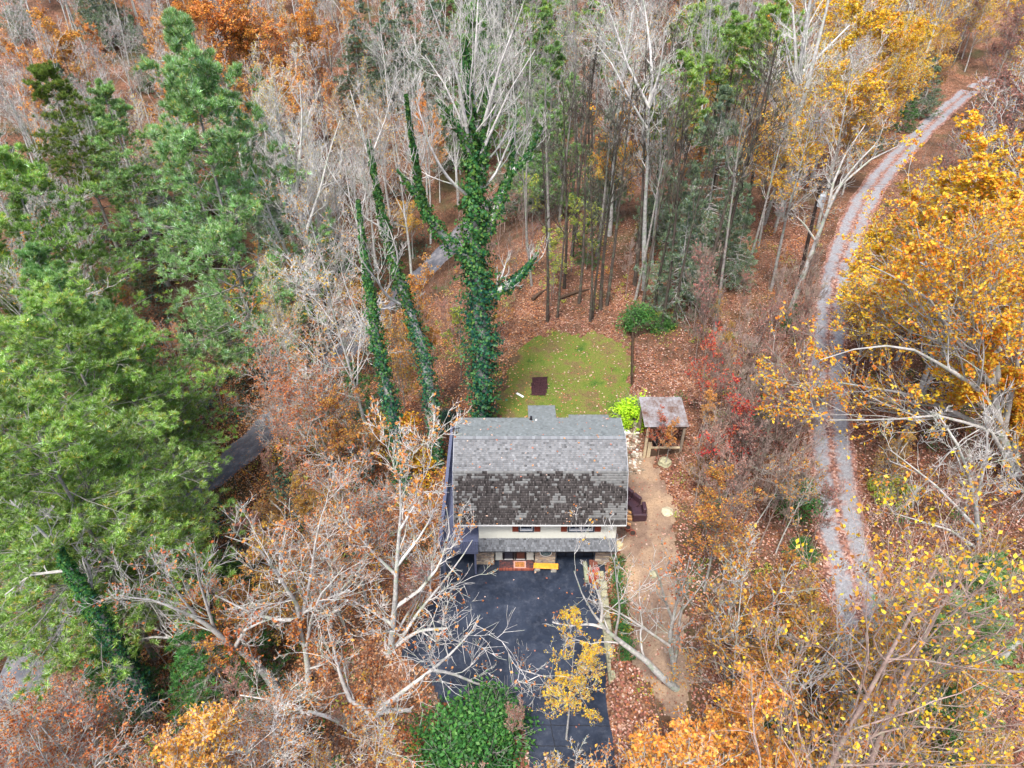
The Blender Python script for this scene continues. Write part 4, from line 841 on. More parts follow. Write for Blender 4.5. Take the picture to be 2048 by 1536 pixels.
traced('bare_tree', 'tall lichen pale tree left of the ivy tree with yellow specks in its crown', None, [(655,700,8),(648,640,9),(630,560,9),(610,470,8),(592,390,8),(575,310,7),(560,250,6),(550,200,4)],
  [[(630,560,6),(570,500,5),(540,430,4),(520,370,3),(500,330,2)],[(592,390,5),(600,310,5),(605,240,4),(600,170,3)],[(575,310,5),(530,250,4),(490,190,3)],[(610,470,5),(640,380,4),(660,300,3),(680,240,2)],[(640,600,5),(590,560,4),(550,540,3)]],
  'pale', 'yellow', 1200, .13, seed=22, l2=.4, up=.2)
# ---------------------------------------------------------------- trees placed one by one
pg = 'white pines at the left'
q_ = at_y(335, 38, 66); hz_ = float(height(q_[:1], q_[1:2])[0])
plant('pinebig', q_[0], q_[1], q_[2]-hz_, 'tallest white pine with a pointed crown, standing left of the lichen pale tree', None, None, 1.0); 
top('pine3', 100, 130, 26, 'olive green pine rising left of the tallest pine', wide=1.1)
top('pine1', 200, 165, 27, 'blue green broad pine just left of the tallest pine', wide=1.25)
top('pine2', 12, 310, 27, 'bright pine cut by the left edge at mid height', wide=1.1)
top('pinen', 90, 590, 25, 'foreground pine with pale needle tips at the left edge', wide=1.25)
top('pinen', 215, 650, 21, 'foreground bright pine spreading toward the valley road', wide=1.1)
top('pinen', 20, 780, 24, 'foreground pine cut by the left edge below the pale tipped one', wide=1.25)
top('pinen', 235, 740, 17, 'foreground pine overhanging the valley road', wide=1.1)
top('pinen', 130, 880, 19, 'lowest foreground pine above the leaning ivy trunk', wide=1.4)
top('pinen', 235, 985, 14, 'small pine over the road bend at the left', wide=1.2)
top('pinen', 20, 1020, 16, 'low pine with bare white boughs in the left bottom corner', wide=1.3)
top('hem2', 400, 1250, 8, 'low green hemlock under the left reaching oak', wide=1.6)
top('pinet', 1085, -5, 19, 'green pine with a bare dark trunk at the top edge right of the ivy tree', wide=1.2); top('pinet', 1190, 5, 18, 'second green pine at the top edge, behind the forked tree', wide=1.4)
top('pinet', 1135, 60, 16, 'dark green pine between two pale trees near the top', wide=1.1); top('pinet', 1245, 60, 17, 'green pine above the deep yellow tree', wide=1.2)
top('pinet', 1420, 0, 20, 'grass green pine at the top, left of the golden leaves', wide=1.4); top('pinet', 1490, 35, 19, 'grass green pine touching the orange beech at the top', wide=1.4)
top('pinet', 1375, 110, 18, 'dark pine behind the grey hemlock', wide=1.3); top('hem1', 1465, 175, 17, 'grey green hemlock with pale dead twigs, the broadest one', wide=1.0)
top('hem1', 1400, 330, 14, 'grey hemlock standing in front of the broadest hemlock', wide=.95); top('hem1', 1500, 400, 9, 'small hemlock left of the leaning lichen tree', wide=.9)
top('hem1', 1225, 170, 15, 'shaded thin hemlock beside the yellow leaved tree', wide=.7); top('hem1', 1340, 260, 12, 'dark thin hemlock behind the tall forked tree', wide=.8)
top('hem2', 1180, 440, 5, 'small green hemlock right of the ivy tree trunk', wide=1.0)
top('hem1', 1880, 110, 9, 'dark hemlock by the far bend of the gravel road', wide=1.2); top('hem1', 1760, 200, 7, 'dark hemlock beside the far gravel road', wide=1.3); top('hem2', 1830, 190, 5, 'low hemlock on the inside of the far road bend', wide=1.3)
TR = random.Random(3)
for x_, y_, h_ in ((1110,230,19),(1150,150,20),(1185,200,19),(1215,250,18),(1240,180,20),(1320,190,19),(1345,150,21),(1365,220,19),(1130,300,16),(1205,330,15),(1170,60,22),(1260,120,22),(1330,60,23),(1400,150,22),(1420,200,20),(1500,120,22),(1525,200,20),(1540,60,24),(1070,250,16),(1060,120,20)):
    k__ = TR.choice(['trunky','trunky2','trunky']); top(k__, x_, y_, h_, ('dark' if k__ == 'trunky' else 'grey')+' slim straight trunk with a small bare crown, among those right of the ivy tree', 'slim straight %s trunks right of the ivy tree' % ('dark' if k__ == 'trunky' else 'grey'), wide=TR.uniform(.8,1.1))
for x_, y_, h_, w_, key, l_ in ((1560,1150,8,1.3,'amber1','amber beech at the lower end of the sapling thicket'),(1640,1180,8,1.3,'amber1','amber beech covering the lower gravel road, left one'),(1500,1230,9,1.3,'amber1','amber beech low in the lower right thicket'),
   (1720,1260,9,1.3,'amber1','amber beech covering the lower gravel road, right one'),(1600,1300,9,1.3,'amber1','amber beech in the middle of the lower right thicket'),(1820,1230,9,1.2,'amber1','amber beech right of the lower gravel road'),(1690,1400,11,1.2,'amber1','amber beech at the bottom under white saplings'),
   (1900,1330,10,1.3,'amber1','amber beech under the nearest yellow tree'),(1500,1380,11,1.2,'orange2','golden orange crown at the bottom, left of the white saplings'),(1560,1190,12,1.0,'sap3','white sapling standing over the amber beeches'),(1640,1250,13,1.0,'sap3','taller white sapling over the amber beeches'),(1700,1330,13,1.1,'sap3','white sapling in front of the lower gravel road')):
    top(key, x_, y_, h_, l_, wide=w_)
top('pine1', 2010, 1110, 12, 'dark pine at the right edge below the golden oak', wide=1.2); top('hem2', 1900, 1380, 9, 'green hemlock under the yellow leaves bottom right', wide=1.3)
top('hem2', 1640, 1440, 8, 'small green hemlock at the bottom under pale saplings', wide=1.3)
top('hem1', 780, 5, 17, 'very dark hemlock at the top centre', wide=1.3); top('hem1', 700, 40, 15, 'dark hemlock left of the top centre one', wide=1.3); top('hem1', 850, 90, 14, 'dark hemlock behind the bare fan of the ivy tree', wide=1.3)
top('orange1', 110, 70, 18, 'orange maple at the upper left among grey trees', wide=1.2); top('orange2', 30, 110, 17, 'thin orange maple at the left top edge')
top('orange1', 420, 5, 24, 'brightest orange maple at the top left', wide=1.3); top('orange1', 480, 50, 20, 'orange maple right below the brightest one', wide=1.2); top('orange1', 610, 30, 21, 'orange maple with a rounded tip left of the dark hemlocks', wide=1.0)
top('orange2', 545, 70, 21, 'pinkish orange maple between the two bright ones', wide=1.2); top('orange2', 590, 170, 18, 'loose orange maple behind the lichen pale tree', wide=1.2); top('orange2', 480, 180, 17, 'loose orange maple right of the tallest pine', wide=1.2)
top('yel1', 540, 150, 20, 'yellow flecked birch under the orange maples', wide=1.2); top('yel1', 690, 230, 16, 'yellow flecked birch left of the ivy tree', wide=1.1)
top('orange2', 840, 215, 15, 'amber maple behind the left arm of the ivy tree'); top('gold2', 815, 400, 9, 'small golden tree between the ivy tree and its left neighbours', wide=1.2); top('orange2', 870, 250, 12, 'orange sapling behind the ivy tree trunk')
top('gold1', 1250, 205, 13, 'deep yellow tree glowing behind dark trunks', wide=1.0); top('gold2', 1225, 290, 9, 'small yellow tree right of the deep yellow one')
top('gold2', 1545, 70, 15, 'orange beech right of the top pines'); top('gold1', 1660, 50, 18, 'golden oak at the top left of the gravel road bend', wide=1.2); top('gold1', 1740, 20, 13, 'golden oak at the top above the road bend', wide=1.3)
top('gold1', 1820, -10, 12, 'golden oak at the top edge near the right corner', wide=1.3); top('gold2', 1620, 170, 15, 'golden leaved tree left of the road, behind the multi stemmed tree', wide=1.2); top('gold2', 1570, 260, 12, 'amber oak left of the utility pole', wide=1.2)
top('gold2', 1910, 10, 11, 'amber oak in the upper right', wide=1.3); top('gold2', 1985, -10, 12, 'amber oak in the top right corner', wide=1.2)
top('gold1', 1850, 420, 12, 'golden oak nearest the gravel road, upper left of the big yellow mass', wide=1.1); top('gold1', 1925, 390, 14, 'golden oak in the middle of the big yellow mass', wide=1.3); top('gold1', 2030, 350, 17, 'golden oak of the yellow mass at the right edge', wide=1.35)
top('gold1', 1825, 500, 10, 'low golden oak in front of the yellow mass', wide=1.3); top('gold1', 1960, 520, 15, 'golden oak low at the right edge', wide=1.35); top('gold2', 1765, 600, 8, 'golden sapling hanging over the gravel road', wide=1.3)
top('brownl', 2010, 170, 13, 'tan leaved beech right of the road end', wide=1.2); top('brownl', 2030, 220, 16, 'tan leaved beech at the right edge', wide=1.2); top('brownl', 1975, 300, 10, 'pale tan beech over the right bank of the road', wide=1.2); top('rust2', 2020, 300, 12, 'rusty tree above the yellow mass')
for k_, (x_, y_, h_, key, l_) in enumerate([(1150,415,7,'sapyg','yellow green sapling with large leaves right of the ivy trunk'),(1180,430,6,'sapyg','yellow green sapling beside the small hemlock'),(1105,520,5,'sapyg','low yellow green sapling behind the lawn'),
   (900,620,4,'orange2','low orange maple left of the ivy tree'),(1330,830,4.5,'sapred','red leaved sapling in front of the wooden shelter'),(1345,850,4,'orange2','small orange maple leaning on the wooden shelter'),(1440,690,8,'sapred','crimson twigged sapling right of the shelter'),(1420,790,5,'orange2','small orange maple between the grey saplings')]):
    top(key, x_, y_, h_, l_)
foot('gshrub', 1280, 652, 2.3, 'round dark green shrub at the end of the picket fence', wide=1.15); foot('lime', 1268, 842, 2.5, 'lime green shrub beside the wooden shelter', wide=1.15)
foot('ygshrub', 1305, 648, 1.4, 'small yellow green shrub by the picket fence'); foot('gshrub', 1325, 655, 1.6, 'small green shrub right of the picket fence')
foot('hem2', 1395, 600, 2.6, 'knee high hemlock by a thin trunk behind the shelter'); foot('hem2', 1577, 665, 3, 'small hemlock at the foot of the leaning lichen tree'); foot('rho', 900, 850, 1.7, 'dark bush at the back corner of the deck')
foot('gshrub', 1592, 1010, 2.2, 'bright green shrub left of the gravel road'); foot('ygshrub', 1790, 1000, 1.7, 'yellow green shrub right of the gravel road'); foot('ygshrub', 1760, 975, 1.2, 'smaller yellow green shrub right of the gravel road')
foot('gshrub', 1600, 1110, 1.4, 'low green shrub left of the road'); foot('hem2', 1420, 1045, 2.4, 'small hemlock between the pink saplings')
for x_, y_, h_, l_ in ((925,1500,3.6,'large green bush at the bottom left of the drive, left half'),(985,1470,3.2,'large green bush at the bottom beside the drive, right half'),(940,1560,3.4,'green bush cut by the bottom edge')): foot('gshrub', x_, y_, h_, l_, 'green bushes at the bottom', wide=.95)
for x_, y_, h_, l_ in ((500,600,5,'yellow bush behind the valley road, highest of the yellow bushes'),(700,620,5,'yellow bush at the foot of the lichen pale tree'),(560,700,4,'yellow leaved bush left of the valley road'),(520,640,4,'yellow flecked bush higher up the bank'),(590,900,3,'yellow bush above the road clearing'),(790,880,3.5,'yellow vine bush at the foot of the ivy trunks'),(850,950,3,'yellow green bush left of the deck')): foot('yshrub', x_, y_, h_, l_)
for x_, y_, h_, w_, key, l_ in ((1335,1530,11,1.0,'rust2','rust leaved oak crown at the bottom edge right of the drive'),(1345,1500,13,1.1,'orange2','dense orange oak crown at the bottom edge'),(1450,1470,13,1.0,'orange1','brightest orange crown at the bottom, right of the birch trunk'),
   (1150,1300,9,.8,'gold2','small golden crown over the driveway'),(340,1500,10,1.2,'rust2','rusty oak crown in the bottom left'),(80,1420,12,1.1,'rust1','white twigged oak in the bottom left corner'),(430,1450,9,1.1,'orange2','orange oak crown at the bottom left'),(20,1500,12,1.1,'rust2','rusty oak cut by the left bottom corner'),
   (640,1040,11,1.0,'rust2','rusty oak behind the valley road clearing'),(680,960,12,1.1,'rust1','white twigged rusty oak left of the deck'),(620,760,13,1.1,'rust2','rusty tree left of the ivy trunks'),(545,770,10,1.0,'rust1','white limbed rusty tree above the clearing'),(460,1450,11,1.1,'rust1','white twigged oak at the bottom left centre')):
    top(key, x_, y_, h_, l_, wide=w_)
top('near1', 1870, 1200, 23, 'nearest tree with large yellow leaves at the bottom right', wide=1.0); top('near1', 2030, 1180, 22, 'near yellow leaved tree at the right edge', wide=1.0)
# ---------------------------------------------------------------- the wood round the clearing
CLEAR = [([(870,800),(1380,790),(1385,860),(1360,1000),(1350,1240),(1225,1290),(890,1260),(860,1100)], 60), ([(985,670),(1265,660),(1270,830),(985,835)], 60),
 ([(900,1130),(1210,1130),(1215,1470),(1060,1536),(1060,1400),(900,1280)], 60),
 ([(1640,700),(1650,560),(1690,440),(1740,350),(1830,250),(1930,170),(1960,185),(1850,310),(1780,400),(1730,520),(1710,640),(1705,720)], 160), ([(1635,720),(1700,720),(1730,1140),(1680,1180),(1630,960)], 60),
 ([(385,970),(400,940),(430,900),(465,865),(500,890),(510,940),(470,975),(430,1010)], 80), ([(820,560),(850,480),(895,480),(870,600)], 90),
 ([(900,150),(1040,250),(1080,470),(1060,560),(1000,640),(1000,840),(925,840),(920,560),(800,420),(800,220),(830,200),(870,400)], 43), ([(720,480),(760,300),(800,500),(870,640),(880,900),(790,910),(740,620)], 40),
 ([(1040,560),(1310,430),(1400,560),(1560,640),(1400,760),(1270,660),(1020,660)], 60), ([(1560,640),(1580,520),(1640,360),(1670,380),(1620,640)], 50),
 ([(270,70),(400,70),(480,300),(500,600),(320,620),(210,380)], 95), ([(0,620),(420,640),(430,1000),(380,1180),(0,1200)], 45), ([(1560,640),(1700,640),(1700,700),(1560,700)], 60), ([(1700,400),(2048,380),(2048,800),(1700,800)], 45), ([(560,1000),(960,960),(960,1400),(560,1400)], 24)]
CLEAR += [([(360,0),(640,30),(670,200),(560,150),(480,230),(400,120)], 84), ([(400,930),(420,900),(450,880),(480,900),(500,930),(480,960),(440,990),(410,970)], 80), ([(100,1080),(150,1080),(220,1180),(320,1390),(260,1400),(150,1220)], 23.5), ([(1240,1120),(1390,1120),(1390,1420),(1240,1420)], 60)]
CLEAR = [(np.array(a, float), h) for a, h in CLEAR]
Z = [((0,0,330,200), dict(bare2=4, bare4=3, orange2=1.6, hem1=2)), ((330,0,680,260), dict(orange1=2.5, orange2=2.5, yel1=2, bare2=3, bare4=2)),
 ((0,200,260,600), dict(bare2=4, bare4=4, pine3=.3, pine1=.3, hem1=1.5, orange2=.8)), ((260,260,560,700), dict(bare1=3, bare2=2, pine1=.6, rust2=1, hem1=1.5, bare5=2, orange2=1, yel1=1, gold2=.6)), ((680,0,900,260), dict(bare2=4, bare4=4, hem1=3, amber1=1, orange2=.8)),
 ((560,260,900,800), dict(bare1=3, bare5=2.5, yel1=2, amber1=2.5, bare2=1, rust2=1, orange2=1.2, hem2=.8, hem1=.7)), ((900,0,1100,300), dict(bare2=3, bare4=3, hem1=2, pine1=1.5, orange2=.5)), ((1100,0,1350,400), dict(trunky=3, trunky2=3, bare2=2, bare1=1)),
 ((1350,0,1560,400), dict(bare5=1.5, hem1=.6, pinet=.8, amber1=1.5, trunky=2.5, trunky2=2, gold2=.8)), ((1560,0,1900,330), dict(gold2=3, gold1=1.5, bare5=2, bare2=1.5, amber1=1)), ((1900,0,2300,420), dict(brownl=4, gold2=2, bare2=2, amber1=2)),
 ((1300,400,1640,700), dict(sap1=3, sap2=2, bare2=1, amber1=1, hem2=.8)), ((1300,700,1650,1130), dict(sap1=5, sap2=3, sap3=.5, sapred=.5, amber1=.4)), ((1700,330,2300,900), dict(gold1=2, gold2=1, rust2=1, bare1=1)),
 ((1700,900,2300,1180), dict(sap3=2, bare1=1, sap1=2, amber1=1, sapyg=.5)), ((1380,1130,1750,1700), dict(sap3=1.6, sap1=2, amber1=4.5, gold2=1.2, sap2=2)), ((1750,1130,2300,1800), dict(yel1=.6, amber1=4.5, sap3=1, sap2=2, gold2=1.5, hem2=.8, sapyg=.6)),
 ((1050,1200,1380,1800), dict(rust2=2, sap3=2, orange2=1, amber1=1)), ((-300,600,450,1150), dict(pine2=.8, pine1=.6, rust2=1.5, bare1=1.5, amber1=1)), ((-300,1150,450,1800), dict(rust1=2, rust2=1.5, orange2=.5, amber1=2, bare3=.8, hem2=1.5, sapyg=1, sap2=1)),
 ((450,700,900,1180), dict(rust1=2, rust2=3, amber1=1.6, yel1=.8, sap2=1)), ((450,1180,1060,1800), dict(rust2=2, sap2=2, amber1=1.6, sap3=1, rust1=1)), ((850,300,1350,700), dict(sap1=2, sap2=1, sapyg=.7, amber1=.3, hem2=.3))]
ZNAME = ['at the far upper left', 'around the orange maples', 'behind the left pines', 'right of the tallest pine', 'at the top centre', 'left of the ivy tree', 'behind the ivy tree', 'right of the ivy tree', 'among the hemlocks', 'left of the far gravel road',
 'at the upper right corner', 'behind the shelter', 'at the thicket edge', 'in the yellow mass', 'below the golden oak', 'in the lower right thicket', 'in the bottom right corner', 'right of the lower drive', 'among the foreground pines', 'in the bottom left corner', 'left of the deck', 'beside the lower drive', 'behind the lawn']
LOOK = dict(trunky='slim dark straight bare tree', trunky2='slim grey straight bare tree', pinet='high crowned pine', bare1='pale bare tree', bare2='grey bare tree', bare3='white forked bare tree', bare4='dense twigged grey bare tree', bare5='upswept pale bare tree', rust1='white limbed oak with few rust leaves', rust2='pale oak with rust leaves', orange1='bright orange maple', orange2='loosely leaved orange maple',
 gold1='dense golden oak', gold2='thin golden oak', yel1='yellow flecked birch', amber1='amber leaved beech', brownl='tan leaved beech', sap1='thin bare sapling', sap2='thin sapling with dull pink leaves', sap3='thin white sapling with amber leaves', sapred='thin red leaved sapling', sapyg='thin yellow green sapling',
 pine1='green pine', pine2='bright green pine', pine3='olive pine', hem1='dark hemlock', hem2='low green hemlock')
HR = dict(trunky=(15,20), trunky2=(16,21), pinet=(18,23), bare1=(17,22), bare2=(15,22), bare3=(14,18), bare4=(14,20), bare5=(15,21), rust1=(11,15), rust2=(9,14), orange1=(14,19), orange2=(12,17), gold1=(11,15), gold2=(9,14), yel1=(13,18), amber1=(6,11), brownl=(10,14), sap1=(6,10), sap2=(5,9), sap3=(6,10), sapred=(4,7), sapyg=(4,7), pine1=(18,25), pine2=(18,25), pine3=(18,23), hem1=(11,17), hem2=(3.5,7))
CR = dict(trunky=.12, trunky2=.12, pine1=.2, pine2=.22, hem1=.2, hem2=.24, rust1=.36, rust2=.34, gold1=.33, gold2=.33, sap1=.14, sap2=.16, sap3=.2, amber1=.22)
def fill():
    r = random.Random(99); n_ = 0; cand = []
    y = 13.0
    while y < 175:
        s = 3.3 if y < 40 else (3.9 if y < 62 else (5.0 if y < 95 else 6.3)); wd = .80*y+16
        x = -wd
        while x < wd: cand.append((x+r.uniform(-.45,.45)*s, y+r.uniform(-.45,.45)*s)); x += s
        y += s
    placed = [(o.location.x, o.location.y) for o in sc.objects if o.type == 'EMPTY' and o.get('category', '').split()[-1:] == ['tree']]
    XY = np.array(cand); HZ = height(XY[:, 0], XY[:, 1])
    dg = np.min(np.hypot(XY[:, :1]-C_GRAV[None, :, 0], XY[:, 1:]-C_GRAV[None, :, 1]), 1); dr = np.min(np.hypot(XY[:, :1]-C_ROAD[None, :, 0], XY[:, 1:]-C_ROAD[None, :, 1]), 1)
    ok = (dg > 2.3) & (dr > 3.4) & ~in_poly(XY[:,0], XY[:,1], LAWN) & ~in_poly(XY[:,0], XY[:,1], DRIVE) & ~in_poly(XY[:,0], XY[:,1], DIRT) & ~((XY[:,0] > -6.5) & (XY[:,0] < 13.5) & (XY[:,1] > 27) & (XY[:,1] < 44))
    cnt = {}
    for (x, y), hz, o_ in zip(cand, HZ, ok):
        if not o_: continue
        if any((x-a)**2+(y-b_)**2 < 1.2 for a, b_ in placed): continue
        px, py, d = proj((x, y, hz+9)); zi = None
        for i, (R_, _) in enumerate(Z):
            if R_[0] <= px < R_[2] and R_[1]-150*(R_[1] == 0) <= py < R_[3]: zi = i; break
        if zi is None: continue
        ks = list(Z[zi][1]); key = r.choices(ks, [Z[zi][1][k] for k in ks])[0]; H = r.uniform(*HR[key])*(.8 if y < 24 else 1)
        if y > 95 and key.startswith('sap'): continue
        if y > 70: H *= 1.05
        good = False
        for attempt in (1, .6, .35):
            h = H*attempt; cr = CR.get(key, .26)*h
            pts = [(x, y, hz+h*f) for f in (.02,.15,.3,.45,.6,.75,.9,1)]+[(x+sx*cr, y, hz+h*f) for sx in (-1,1,-.5,.5) for f in (.5,.65,.8,.92)]
            P = np.array([proj(p)[:2] for p in pts])
            if P[:, 0].max() < -60 or P[:, 0].min() > 2110 or P[:, 1].min() > 1600 or P[:, 1].max() < -20: break
            lo_, hi_ = P[8:].min(0)+4, P[8:].max(0)-4
            if all(not (y < h0 and (in_poly(P[:, 0], P[:, 1], pl).any() or ((pl > lo_) & (pl < hi_)).all(1).any())) for pl, h0 in CLEAR): good = True; break
            if attempt == 1 and not key.startswith('sap'):
                if r.random() < .35: break
                key = r.choice(['sap1','sap2','amber1','sap1']) if zi not in (0,2,4,6,18) else r.choice(['hem2','sap1','amber1'])
                H = r.uniform(*HR[key])/.6
        if not good: continue
        kw = word(key); cnt[kw] = cnt.get(kw, 0)+1
        if cnt[kw] > 270: continue
        lab = '%s %s' % (LOOK[key], ZNAME[zi])
        plant(key, x, y, h, lab, 'group of %s %s' % (LOOK[key], ZNAME[zi]), None, r.uniform(.95, 1.25)); n_ += 1
    print('FILL', n_, cnt)
fill()

# the sapling thicket between the shelter and the gravel road
rs = random.Random(5); got = []; tries = 0
while len(got) < 62 and tries < 900:
    tries += 1; px, py = rs.uniform(1385,1625), rs.uniform(640,1125); p = march(px, py)
    if any((p[0]-a)**2+(p[1]-b_)**2 < 1.1 for a, b_ in got): continue
    d = np.min(np.hypot(p[0]-C_GRAV[:, 0], p[1]-C_GRAV[:, 1]))
    if d < 2.2: continue
    key = rs.choices(['sap1','sap2','sap3','sapred','amber1'], [6,4,.6,.25,.6])[0]; H = rs.uniform(5.5,9.5)*(.5 if key == 'amber1' else 1)
    nm_ = {'sap1':'slender bare grey pink sapling','sap2':'slender sapling with dull pink leaves','sap3':'white stemmed sapling with a few amber leaves','sapred':'slender sapling with crimson leaves','amber1':'low amber leaved beech'}[key]
    got.append((p[0], p[1])); plant(key, p[0], p[1], H, nm_+' in the thicket left of the gravel road', 'group of '+nm_+' in the thicket')

if 0:
    pl = np.array([(1640,700),(1650,560),(1690,440),(1740,350),(1830,250),(1930,170),(1960,185),(1850,310),(1780,400),(1730,520),(1710,640),(1705,720)], float)
    for o in sc.objects:
        if o.type == 'EMPTY' and 'tree' in o.get('category', ''):
            k = o.name.split('.')[0]; H = max([c.dimensions.z for c in o.children]+[1])*1.0; W_ = max([c.dimensions.x for c in o.children]+[1])*.4; L = o.location
            P = np.array([proj((L.x+sx*W_, L.y, L.z+H*f))[:2] for sx in (-1,-.5,0,.5,1) for f in (.5,.65,.8,.95)])
            c = in_poly(P[:, 0], P[:, 1], pl).sum()
            if c > 0 and L.y < 150: print('DBG', c, o.name, o['label'][:50], round(L.x), round(L.y), proj((L.x,L.y,L.z+H))[:2])

ORD = 'leftmost second third fourth fifth sixth seventh eighth ninth tenth eleventh twelfth'.split()
gr = {}
for o in sc.objects:
    if o.type == 'EMPTY' and o.get('group'): gr.setdefault((o['group'], o['label']), []).append(o)
for (g_, l_), os_ in gr.items():
    if 2 <= len(os_) <= 12:
        os_.sort(key=lambda o: float(proj(tuple(o.location))[0]))
        for i, o in enumerate(os_):
            t_ = 'leftmost of the group' if i == 0 else ('rightmost of the group' if i == len(os_)-1 else ORD[i]+' from the left')
            o['label'] = ' '.join((l_.replace(' with a small bare crown, among those', '')+', '+t_).split()[:16])

if 0:
    for o in sc.objects:
        if o.type == 'EMPTY' and 'tree' in o.get('category', ''):
            H = max([c.dimensions.z for c in o.children]+[1]); W_ = max([c.dimensions.x for c in o.children]+[1])*.5; L = o.location
            P = np.array([proj((L.x+sx*W_, L.y+sy*W_, L.z+H*f))[:2] for sx in (-1,1) for sy in (-1,1) for f in (.5,.95)]); lo, hi = P.min(0), P.max(0)
            if lo[0] < 450 < hi[0] and lo[1] < 940 < hi[1] and L.y < 51: print('DBG', o.name, '|', o['label'][:60], round(L.x), round(L.y), round(H), round(W_), [int(v) for v in proj((L.x,L.y,L.z+H))[:2]], '#')
# ---------------------------------------------------------------- small structures and things
def gz(x, y): return float(height(np.array([float(x)]), np.array([float(y)]))[0])
m_old = simple('weathered_wood', (.20,.165,.13), .9, .35, 7); m_pale = simple('pale_new_wood', (.48,.40,.27), .8, .2, 6); m_tin, n, b = material('weathered_roof_panel', .8, .2); t = noise(n, 1.3, 6, .75); r = ramp(n, t.outputs[0], [(.35,(.10,.055,.04)),(.48,(.17,.15,.15)),(.6,(.24,.24,.26))]); n.links.new(r.outputs[0], b.inputs['Base Color'])
m_pole = simple('dark_creosote_wood', (.035,.024,.02), .9, .4, 5); m_fence = simple('dark_brown_fence', (.07,.045,.03), .9, .4, 6); m_rock = simple('mossy_stone', (.27,.26,.17), .9, .4, 5)
m_pav = simple('patio_stone', (1,1,1), .9, .2, 10, .2, True); m_metal = simple('galvanised_metal', (.45,.5,.55), .4, .15, 6, .5)
# wooden shelter beside the patio
sx0, sx1, sy0, sy1 = 9.75, 12.85, 38.9, 42.0; g0 = gz(10.2, 39.2)
sh = empty('wooden_shelter', (sx0, sy0, g0), 'open wooden shelter with a grey panel roof right of the patio', 'shelter')
RZ0, RZ1 = 5.35-g0, 5.62-g0
mb = MB(); mb.beam((.1,.1,RZ0-.1), (3.0,.1,RZ0-.1), .1, .16); mb.beam((.1,3,RZ1-.1), (3.0,3,RZ1-.1), .1, .16)
for x in (.1,1.5,3.0): mb.beam((x,.0,RZ0-.02), (x,3.1,RZ1-.02), .06, .08)
mb.build('roof_frame', m_fence, sh)
pnl = MB(); pnl.add([(.004,-.05,RZ0+.03),(.246,-.05,RZ0+.03),(.246,3.15,RZ1+.03),(.004,3.15,RZ1+.03),(.004,-.05,RZ0+.055),(.246,-.05,RZ0+.055),(.246,3.15,RZ1+.055),(.004,3.15,RZ1+.055)],[(3,2,1,0),(4,5,6,7),(0,1,5,4),(1,2,6,5),(2,3,7,6),(3,0,4,7)])
pmesh = pnl.mesh('roof_panel', m_tin)
for i in range(13): link('roof_panel', pmesh, sh, (-.08+i*.25, 0, random.uniform(0, .02)))
for x, y, mm in ((.25,.15,m_pale),(2.9,.15,m_old),(.25,2.95,m_old),(2.9,2.95,m_old)):
    mb = MB(); mb.box((x-.09,y-.09,-.6), (x+.09,y+.09,RZ0-.15)); mb.build('post', mm, sh)
mb = MB(); mb.beam((.6,.12,1.0), (3.0,.12,1.0), .1, .12); mb.build('rail', m_pale, sh)
mb = MB(); mb.box((.42,.1,.0), (.68,.16,1.5)); mb.build('side_board', m_pale, sh)
mb = MB(); mb.box((.7,.1,.1), (2.8,.15,.8)); mb.build('front_board', m_fence, sh)
st = empty('stove_grill', (11.3,40.2,g0), 'dark covered grill standing under the shelter roof', 'grill')
mb = MB(); mb.box((-.5,-.3,.0), (.5,.3,.8)); mb.build('cabinet', m_black, st, bevel=.03)
mb = MB(); mb.tube([(-.5,0,.85),(.5,0,.85)], .3, 14); mb.build('lid', m_black, st, smooth=False)
ppx = empty('lamp_post', (at_z(1292,908,2.2)[0]-.1, at_z(1292,908,2.2)[1], gz(10.1,38.6)), 'thin black post at the corner of the patio', 'post')
mb = MB(); mb.tube([(0,0,0),(0,0,2.3)], .05, 8); mb.build('pole', m_black, ppx); mb = MB(); mb.tube([(0,0,2.3),(0,0,2.42)], [.09,.05], 8); mb.build('cap', m_black, ppx)
# stone patio beside the house
mb = MB(); xs0, xs1, ys0, ys1 = 7.45, 9.75, 37.6, 42.6; y = ys0
while y < ys1:
    h_ = random.uniform(.14, .24); x = xs0+random.uniform(0, .1)
    while x < xs1:
        l_ = random.uniform(.15, .34); k = random.uniform(.35, 1.15); c = random.choice([(.42,.36,.27),(.50,.46,.38),(.30,.24,.17),(.22,.17,.12),(.58,.55,.5)]); z = gz(x+l_/2, y+h_/2)
        if random.random() < .93: mb.box((x,y,z-.1), (x+l_-.03,y+h_-.03,z+.05+random.uniform(0,.03)), tuple(min(.7, q*k) for q in c))
        x += l_
    y += h_
o = mb.build('patio_stones', m_pav); meta(o, 'patio of small tan stones between house and shelter', 'patio', None, 'stuff')
for i, (px, py, r_) in enumerate(((1249,842,.35),(1252,868,.33),(1275,850,.4),(1262,847,.3))):
    p = march(px, py); mb = MB(); g_ = np.random.default_rng(i); me = bpy.data.meshes.new('rock'); import bmesh
    bm = bmesh.new(); bmesh.ops.create_icosphere(bm, subdivisions=2, radius=r_)
    for v in bm.verts: v.co *= 1+g_.normal()*.1; v.co.z *= .6
    bm.to_mesh(me); bm.free(); me.materials.append(simple('white_stone', (.6,.6,.57), .8, .15, 5) if i < 2 else m_rock)
    meta(link('rock', me, None, (p[0], p[1], p[2]+.1)), ['white rock at the back corner of the roof','white rock lower along the roof edge','grey mossy rock under the lime shrub','small mossy rock left of the one under the lime shrub'][i], 'rock', 'rocks edging the patio')
